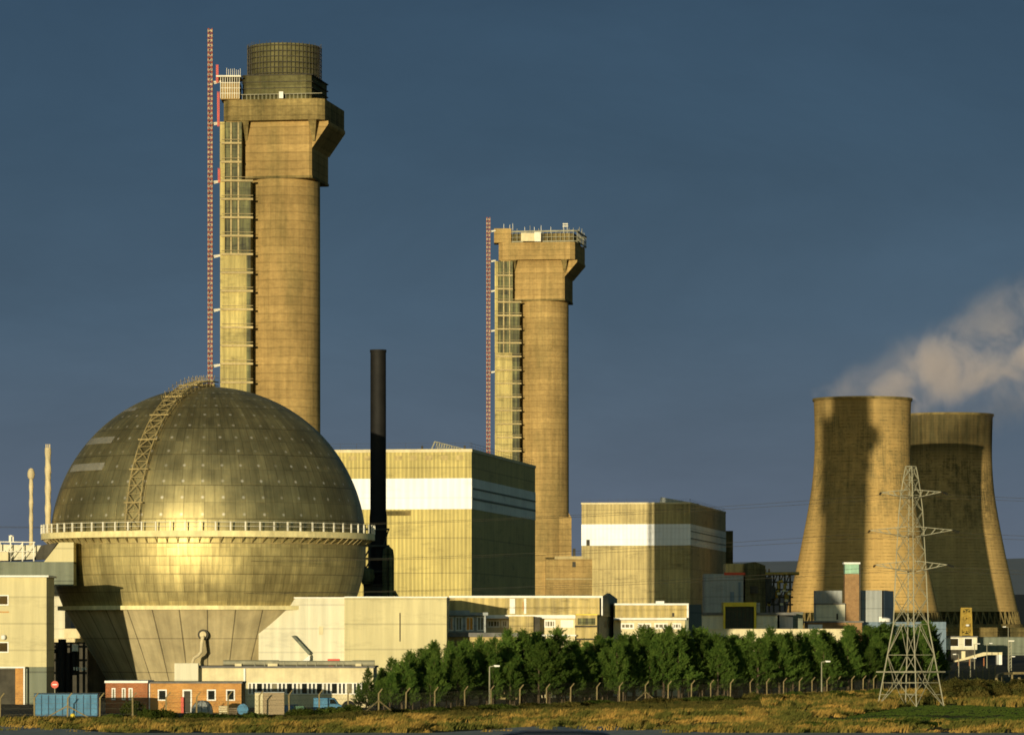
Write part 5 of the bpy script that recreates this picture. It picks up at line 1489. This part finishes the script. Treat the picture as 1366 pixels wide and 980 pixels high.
for i, (tp, s) in enumerate(tips):
    lvl = ('top', 'middle', 'lowest')[i // 2]; lab = f'thin power line strung from the {lvl} {"right" if s > 0 else "left"}-hand pylon arm across the site'
    m = MB(); pts = []
    a = Vector((-190 - 4 * s, 640 + 6 * s, tp.z + 5.5)); b = Vector((tp.x + 170, 470 + 6 * s, tp.z - 1))
    for j in range(31): f = j / 30; p = a.lerp(tp, f); p.z -= 5.2 * 4 * f * (1 - f); pts.append(p)
    for j in range(1, 13): f = j / 12; p = tp.lerp(b, f); p.z -= 2.2 * 4 * f * (1 - f); pts.append(p)
    m.tube(pts, .019, 4); o = m.build('power_line', 'steel_d'); tag(o, lab, 'power line', 'power lines carried by the pylon')

# ------------------------------------------------------------------ perimeter fence
FPX = [(-70, 432), (0, 434), (46, 435), (90, 435.5), (133, 436), (177, 438), (221, 441), (262, 445), (304, 449), (346, 453), (386, 457), (426, 461), (464, 465), (505, 470), (541, 476), (580, 484), (620, 492), (655, 500), (693, 508), (729, 515), (761, 521), (796, 528), (826, 534), (861, 541), (891, 548), (922, 555), (948, 561), (974, 568), (1001, 575), (1023, 580), (1045, 585), (1066, 590), (1083, 595), (1103, 601), (1118, 606), (1136, 613), (1151, 619), (1165, 626), (1178, 633), (1190, 640), (1202, 647), (1213, 654), (1224, 662), (1234, 670), (1245, 680), (1256, 690), (1266, 700), (1275, 710), (1284, 722), (1293, 735), (1302, 748), (1311, 762), (1319, 776), (1327, 790)]
t = thing('security_fence', 'long chain-link perimeter fence on cranked concrete posts in front of the pines', 'fence', (X(693, 508), 508, 0))
pm = MB(); pm.box(-.08, .08, -.08, .08, 0, 2.35); pm.prism([(-.08, -.075, 2.3), (.08, -.075, 2.3), (.48, -.09, 2.82), (.38, -.075, 2.88)], (0, .15, 0))
pmesh = None; posts = []
for px, Y in FPX:
    p = Vector((X(px, Y), Y, 0)); posts.append(p)
    if pmesh is None:
        po = pm.build('post', 'post'); po.parent = t; pmesh = po.data
    else:
        po = bpy.data.objects.new('post', pmesh); COL.objects.link(po); po.parent = t
    po.location = p - t.location; po.rotation_euler = (0, R(rnd.uniform(-1.5, 1.5)), R(rnd.uniform(-8, 8)))
    if Y > 690: po.scale = (1.25, 1.25, 1.12)
m = MB()
for a, b in zip(posts[:-1], posts[1:]):
    for z_ in (.05, .6, 1.2, 1.75, 2.25): m.bar(a + Vector((0, 0, z_)), b + Vector((0, 0, z_ + rnd.uniform(-.03, .03))), .022, 3)
    for z_, xo in ((2.5, .17), (2.68, .29), (2.86, .42)): m.bar(a + Vector((xo, 0, z_)), b + Vector((xo, 0, z_)), .02, 3)
    L = (b - a).length; n = max(2, int(L / .5))
    for j in range(-4, n + 1):
        for s in (0, 1):
            f0, f1 = j / n, (j + 2.2 / .5) / n
            z0, z1 = .05, 2.25
            if f0 < 0: z0 += (z1 - z0) * (-f0) / (f1 - f0); f0 = 0
            if f1 > 1: z1 = z0 + (z1 - z0) * (1 - f0) / (f1 - f0); f1 = 1
            if f1 <= f0: continue
            P, Q = a.lerp(b, f0), a.lerp(b, f1)
            if s: z0, z1 = 2.3 - z0, 2.3 - z1
            m.quad((P.x, P.y, z0), (P.x + .011, P.y, z0), (Q.x + .011, Q.y, z1), (Q.x, Q.y, z1))
m.build('chain_link', 'wire', t)
for px in (90, 505, 861):
    Y = dict(FPX)[px]; p = Vector((X(px, Y), Y, 0)); dvec = (posts[[q_[0] for q_ in FPX].index(px) + 1] - p).normalized()
    for s in (1, -1): MB().bar(p + Vector((0, -.1, 1.5)), p + dvec * (1.6 * s) + Vector((1.1 * s, -.1, 0)), .12).build('brace', 'post', t)


def fence_y(px):
    for (a, ya), (b, yb) in zip(FPX[:-1], FPX[1:]):
        if a <= px <= b: return ya + (yb - ya) * (px - a) / (b - a)
    return 800


# ------------------------------------------------------------------ pines
def rand_unit(r):
    while True:
        v = Vector((r.uniform(-1, 1), r.uniform(-1, 1), r.uniform(-1, 1)))
        if .05 < v.length < 1: return v.normalized()


def make_pine(seed, h=10.0, rad=2.6, clumps=74, per=32):
    r = random.Random(seed)
    t = thing('pine_tree', 'x', 'pine tree', (0, 0, 0), 'pines in the belt behind the perimeter fence')
    lean = Vector((r.uniform(-.3, .3), r.uniform(-.3, .3), 0))
    m = MB(); m.tube([lean * (f * f) + Vector((0, 0, h * .97 * f)) for f in [k / 8 for k in range(9)]], [.19 * (1 - f) + .02 for f in [k / 8 for k in range(9)]], 7)
    v, f = [], []
    whorl = 0
    for c in range(clumps):
        tt = (c + r.random()) / clumps
        tt = tt ** .85
        z = h * (.17 + .82 * tt)
        prof = (1 - tt) ** (.7 + .55 * (seed % 3) / 2) * min(1, .62 + tt * 2) * r.choice((.45, .7, .9, 1, 1.1, 1.3))
        a = c * 2.399 + r.uniform(-.5, .5)
        out = Vector((math.cos(a), math.sin(a), 0))
        R_ = rad * prof + .15
        bs = lean * ((z / h) ** 2) + Vector((0, 0, z - R_ * .22))
        rise = r.uniform(.25, .7)
        tip = bs + out * R_ + Vector((0, 0, R_ * rise))
        if c % 3 == 0: m.bar(bs, bs.lerp(tip, .8), .06, 3, .02)
        nsh = 3 + int(R_ * 3.2)
        for q_ in range(nsh):                     # upswept shoots along the bough, each a brush of needles
            f0 = 1 - .75 * (q_ / nsh) * r.uniform(.7, 1)
            sb = bs.lerp(tip, f0) + rand_unit(r) * .18
            ax = (out * r.uniform(.1, .9) + rand_unit(r) * .45 + Vector((0, 0, r.uniform(.5, 1.2)))).normalized()
            ln = r.uniform(.4, 1.05)
            for k in range(per):
                u_ = r.random(); p = sb + ax * ln * u_ + rand_unit(r) * .085 * (1.2 - u_)
                nd = (ax * r.uniform(.5, 1.0) + rand_unit(r) * .85).normalized()
                s = nd.cross(rand_unit(r)).normalized() * r.uniform(.028, .05)
                L = r.uniform(.16, .32) * (1.1 - .35 * u_)
                i = len(v); v += [tuple(p - s), tuple(p + s), tuple(p + nd * L)]; f.append((i, i + 1, i + 2))
    # leader shoot
    for k in range(90):
        tt = r.random(); p = lean + Vector((r.gauss(0, .1), r.gauss(0, .1), h * .94 + tt * .9)); nd = (Vector((0, 0, 1)) + rand_unit(r) * .8).normalized()
        s = nd.cross(rand_unit(r)).normalized() * .055; i = len(v); v += [tuple(p - s), tuple(p + s), tuple(p + nd * .35)]; f.append((i, i + 1, i + 2))
    m.build('trunk', 'bark', t)
    mm = MB(); mm.v, mm.f = v, f; mm.build('crown', 'needle', t)
    return t


protos = [make_pine(s, 10.0, 2.75 + .3 * (s % 3), 88 + 8 * (s % 3)) for s in range(9)]
used = [False] * len(protos)
SKYL = [(478, 905), (492, 886), (508, 881), (524, 873), (545, 869), (562, 865), (580, 861), (602, 858), (622, 856), (640, 852), (660, 850), (680, 845), (700, 843), (716, 847), (730, 838), (746, 852), (764, 856), (785, 856), (805, 852), (825, 850), (846, 846), (868, 839), (890, 840), (910, 838), (932, 845), (955, 846), (978, 847), (1000, 846), (1022, 842), (1045, 839), (1066, 842), (1088, 841), (1110, 842), (1135, 839), (1158, 836), (1180, 836), (1204, 838), (1226, 835), (1243, 833), (1254, 848)]


def skyl(px):
    for (a, ya), (b, yb) in zip(SKYL[:-1], SKYL[1:]):
        if a <= px <= b: return ya + (yb - ya) * (px - a) / (b - a)
    return 900 if px < 480 else 850


spots = []
for i, (px, py) in enumerate(SKYL):
    spots.append((px, fence_y(px) + rnd.uniform(14, 26), py, True))
for px in range(492, 1252, 10):
    spots.append((px + rnd.uniform(-11, 9), fence_y(px) + rnd.uniform(7, 18), skyl(px) + rnd.uniform(4, 26), False))
for px in range(540, 1252, 11):
    spots.append((px + rnd.uniform(-8, 8), fence_y(px) + rnd.uniform(22, 40), skyl(px) + rnd.uniform(-3, 8), None))
special = {0: 'smallest pine, a sparse young tree at the left end of the pine belt', len(SKYL) - 1: 'last pine at the right end of the belt, just right of the pylon', 14: 'pine rising above its neighbours below the dark annex side of the gabled shed'}
for i, (px, Y, py, front) in enumerate(spots):
    hgt = Z(py, Y)
    if hgt < 2: continue
    sc = hgt / 10.25; sc *= rnd.choice((.74, .86, .93, .97, 1, 1, 1.02, 1.05)) if front is not None else rnd.choice((.97, 1, 1.04)); kx = sc * rnd.uniform(.75, 1.3) * (1.0 if hgt > 6 else 1.1)
    k = rnd.randrange(len(protos))
    lab = special.get(i, 'dark green bushy pine packed in the belt behind the perimeter fence')
    loc = (X(px, Y), Y, -.05)
    if not used[k]:
        o = protos[k]; used[k] = True
        o.location = loc; o.rotation_euler = (0, 0, rnd.uniform(0, 6.28)); o.scale = (kx, kx, sc); o['label'] = lab
    else:
        o = dup(protos[k], loc, rnd.uniform(0, 6.28), (kx, kx, sc), lab)


# ------------------------------------------------------------------ bushes
def make_bush(seed, mat, name, cat, group, n=42, per=70, spiky=False):
    r = random.Random(seed); t = thing(name, 'x', cat, (0, 0, 0), group)
    m = MB(); v, f = [], []
    for c in range(n):
        a = r.uniform(0, 6.283); q_ = r.random() ** .5
        zc = r.random() * (1 - q_ * .45)
        c0 = Vector((math.cos(a) * q_ * .85, math.sin(a) * q_ * .85, .1 + zc * .85))
        if c % 3 == 0: m.bar((c0.x * .2, c0.y * .2, 0), c0, .035, 3, .015)
        for k in range(per):
            p = c0 + rand_unit(r) * (r.random() ** .6) * .28
            nd = (rand_unit(r) + Vector((0, 0, .3))).normalized(); s = nd.cross(rand_unit(r)).normalized() * r.uniform(.03, .055); L = r.uniform(.09, .17)
            i = len(v); v += [tuple(p - nd * L * .5), tuple(p + s), tuple(p + nd * L * .6), tuple(p - s)]; f.append((i, i + 1, i + 2, i + 3))
    m.build('stem', 'bark', t); mm = MB(); mm.v, mm.f = v, f; mm.build('leaves', mat, t)
    return t


bp = [make_bush(20 + s, 'bush', 'bush', 'bush', 'green bushes along the foot of the fence') for s in range(3)]
hp = [make_bush(40 + s, 'hedge', 'bramble_bush', 'bush', 'bramble bushes around the pylon and the fence') for s in range(3)]
ub, uh = [False] * 3, [False] * 3


BG = {'low weedy bush along the foot of the middle fence': 'weedy bushes along the middle fence', 'bramble bush banked against the fence left of the pylon': 'brambles left of the pylon', 'tall bramble bush right of the pylon': 'brambles right of the pylon', 'low bramble bush around the feet of the pylon': 'brambles at the feet of the pylon', 'dark low bush at the near edge of the mown grass': 'bushes edging the mown grass'}


def put_bush(P, U, px, Y, wpx, hm, lab):
    k = rnd.randrange(3); sx = M(wpx, Y) / 2; loc = (X(px, Y), Y, ground_at(X(px, Y), Y) - .1); rz = rnd.uniform(0, 6.28)
    if not U[k]:
        U[k] = True; o = P[k]; o.location = loc; o.rotation_euler = (0, 0, rz); o.scale = (sx, sx, hm); o['label'] = lab
    else: o = dup(P[k], loc, rz, (sx, sx, hm), lab)
    o['group'] = BG.get(lab, 'green bushes along the foot of the fence')


for px, Y, wpx, hm, lab in ((178, 441, 34, 2.0, 'leafy sapling bush in front of the red end of the brick hut'), (196, 436, 26, 1.3, 'bush at the foot of the brick hut, right of the leafy sapling'), (214, 438, 46, 1.15, 'broad dark bush below the orange brick wall'),
                            (265, 440, 44, .95, 'low bush below the grey domed tank'), (298, 440, 40, .85, 'low bush below the pallets'), (336, 443, 44, 1.0, 'dark bush in front of the pale blue drum'), (404, 447, 46, 1.05, 'dark bush in front of the green box'),
                            (440, 450, 48, 1.1, 'broad dark bush in front of the blue van'), (468, 452, 40, 1.2, 'dark bush in front of the black cable drum'), (150, 436, 30, .7, 'low bush at the left foot of the brick hut')):
    put_bush(bp, ub, px, Y, wpx, hm, lab)
for px in range(500, 1010, 17):
    use_b = rnd.random() < .5
    put_bush(bp if use_b else hp, ub if use_b else uh, px + rnd.uniform(-6, 6), fence_y(px) - rnd.uniform(3, 14), rnd.uniform(24, 46), rnd.uniform(.55, 1.0), 'low weedy bush along the foot of the middle fence')
for px in range(1005, 1172, 11):
    use_b = rnd.random() < .35
    put_bush(bp if use_b else hp, ub if use_b else uh, px, fence_y(px) - rnd.uniform(6, 60), 30, rnd.uniform(1.0, 1.5), 'bramble bush banked against the fence left of the pylon')
for j in range(34):
    px = rnd.uniform(1240, 1385); Y = rnd.uniform(548, 640)
    put_bush(hp, uh, px, Y, rnd.uniform(28, 50), rnd.uniform(1.2, 2.0) + (.5 if px > 1275 else 0) + (Y - 548) * .006, 'tall bramble bush right of the pylon')
for px, Y, wpx, hm in ((1190, 535, 26, 1.1), (1206, 528, 26, .9), (1226, 532, 28, 1.0), (1242, 536, 28, 1.2), (1164, 540, 30, 1.2), (1215, 548, 30, 1.3)):
    put_bush(hp, uh, px, Y, wpx, hm, 'low bramble bush around the feet of the pylon')
for j in range(16):
    put_bush(bp, ub, 1080 + j * 19 + rnd.uniform(-5, 5), rnd.uniform(394, 408), rnd.uniform(26, 42), rnd.uniform(.45, .95), 'dark low bush at the near edge of the mown grass')

# ------------------------------------------------------------------ grass
def grass(name, label, n, place, hgt, mat, wid=.05, spread=.16, lean=.12, nb=(5, 10)):
    v, f = [], []
    r = random.Random(hash(name) % 1000 if False else len(name) * 13)
    k = 0
    while k < n:
        p = place(r)
        if p is None: continue
        x, y, hh = p
        for b in range(r.randint(*nb)):
            ox, oy = r.gauss(0, spread), r.gauss(0, spread)
            L = hh * r.uniform(.6, 1.15); lx, ly = r.gauss(lean, .3) * L, r.gauss(0, .22) * L; a = r.uniform(-.9, .9); w = wid * r.uniform(.6, 1.3)
            dx, dy = math.cos(a) * w, math.sin(a) * w
            z0 = ground_at(x + ox, y + oy) - .06
            i = len(v)
            v += [(x + ox - dx, y + oy - dy, z0), (x + ox + dx, y + oy + dy, z0), (x + ox + lx * .4 + dx * .7, y + oy + ly * .4, z0 + L * .6), (x + ox + lx * .4 - dx * .7, y + oy + ly * .4, z0 + L * .6), (x + ox + lx, y + oy + ly, z0 + L)]
            f += [(i, i + 1, i + 2, i + 3), (i + 3, i + 2, i + 4)]
            k += 1
    m = MB(); m.v, m.f = v, f
    o = m.build(name, mat, kind='stuff'); o['label'] = label; o['category'] = 'grass'
    return o


g = G('dry grass blades')
f1 = g.noise(g.vmul(g.pos, (1, .5, 0)), .16, 4, .65); f2 = g.noise(g.pos, 1.8, 3)
c = g.mix(g.rng(f1, .36, .54), (.52, .31, .075), (.115, .115, .026))
c = g.shade(c, g.rng(f2, .3, .7, .6, 1.3))
d_ = g.n('ShaderNodeBsdfDiffuse'); g.put(d_.inputs[0], c); t_ = g.n('ShaderNodeBsdfTranslucent'); g.put(t_.inputs[0], c)
mx_ = g.n('ShaderNodeMixShader'); mx_.inputs[0].default_value = .2
g.t.links.new(d_.outputs[0], mx_.inputs[1]); g.t.links.new(t_.outputs[0], mx_.inputs[2]); g.t.links.new(mx_.outputs[0], g.out.inputs['Surface'])
m_dry = g.m
m_green = m_leaf('mown grass blades', (.055, .10, .016), (.11, .15, .028), .25, .8)


def in_lawn(x, y):
    px = 683 + x / y * F
    lo = 418 + 6 * noise.noise((x * .1, 1, 0)); hi = 440 + 85 * sstep(1090, 1240, px) - 15 * sstep(1280, 1366, px)
    return px > 1085 + 25 * noise.noise((0, y * .05, 2)) and lo < y < hi


def dry_place(r):
    y = r.uniform(374, 520); x = r.uniform(-.135, .135) * y
    px = 683 + x / y * F
    fy = fence_y(px) if -70 <= px <= 1327 else 600
    if y > fy + 1 or y < path_edge(x) + (r.uniform(-1, 3) if r.random() < .8 else -16) or in_lawn(x, y): return None
    dn = noise.noise((x * .14, y * .07, 4))
    if dn < -.28 and r.random() < .6: return None
    hh = .55 + .38 * dn
    if px < 480 and y > 436: return None
    if y > fy - (fy - 385) * .42 + 8 * dn: return None
    return x, y, max(.22, hh) * r.choice((.5, .7, 1, 1.25))


def weed_place(r):
    y = r.uniform(405, 560); x = r.uniform(-.135, .115) * y
    px = 683 + x / y * F
    fy = fence_y(px) if -70 <= px <= 1327 else 600
    dn = noise.noise((x * .14, y * .07, 4))
    if y > fy + 3 or y < fy - (fy - 385) * .48 + 8 * dn or in_lawn(x, y) or y < path_edge(x) + 1: return None
    return x, y, .42 + .3 * noise.noise((x * .2, y * .1, 9))


def lawn_place(r):
    y = r.uniform(410, 530); x = r.uniform(.07, .135) * y
    return (x, y, .16) if in_lawn(x, y) else None


grass('dry_grass', 'rough tawny and green grass in front of the fence', 80000, dry_place, .6, m_dry, .06, .30, .38, (14, 30))
grass('weed_grass', 'dark green weeds and grass along the foot of the fence', 52000, weed_place, .6, 'hedge', .055)
grass('mown_grass', 'bright green mown grass in front of the pylon', 26000, lawn_place, .2, m_green, .06)


def verge_place(r):
    y = r.uniform(500, 640); x = r.uniform(.06, .135) * y
    px = 683 + x / y * F
    return (x, y, .9) if (px > 1010 and y < (fence_y(px) if px < 1327 else 700) and not in_lawn(x, y)) else None


grass('verge_grass', 'tall tawny grass among the brambles around the pylon', 16000, verge_place, .8, m_dry, .06)

# ------------------------------------------------------------------ dark car passing on the near road
t = thing('dark_car', 'dark car of which only the roof shows at the bottom edge', 'car', (1.6, 99, 5.22))
vx0, vx1 = -.9, 3.9; z0 = 5.224; zr = Z(973.5, 99) - z0
b_ = extruded_vehicle(t, vx0, vx1, 98.2, 99.9, z0, [(0, .3), (1, .3), (1, .62), (.97, .72), (.78, .86), (.66, zr - .04), (.52, zr), (.26, zr), (.12, zr - .1), (.03, .92), (0, .8)], 'navy', (.18, .82), .31)
MB().prism([(vx0 + (vx1 - vx0) * f, 98.17, z0 + h) for f, h in ((.12, .93), (.74, .92), (.645, zr - .14), (.26, zr - .12), (.17, zr - .2))], (0, .06, 0)).build('window', 'glass', t)
MB().box(vx1 - .05, vx1 + .02, 98.4, 98.75, z0 + .55, z0 + .7).build('headlight', 'glass_l', t)
MB().box(vx1 - .05, vx1 + .02, 99.35, 99.7, z0 + .55, z0 + .7).build('headlight', 'glass_l', t)
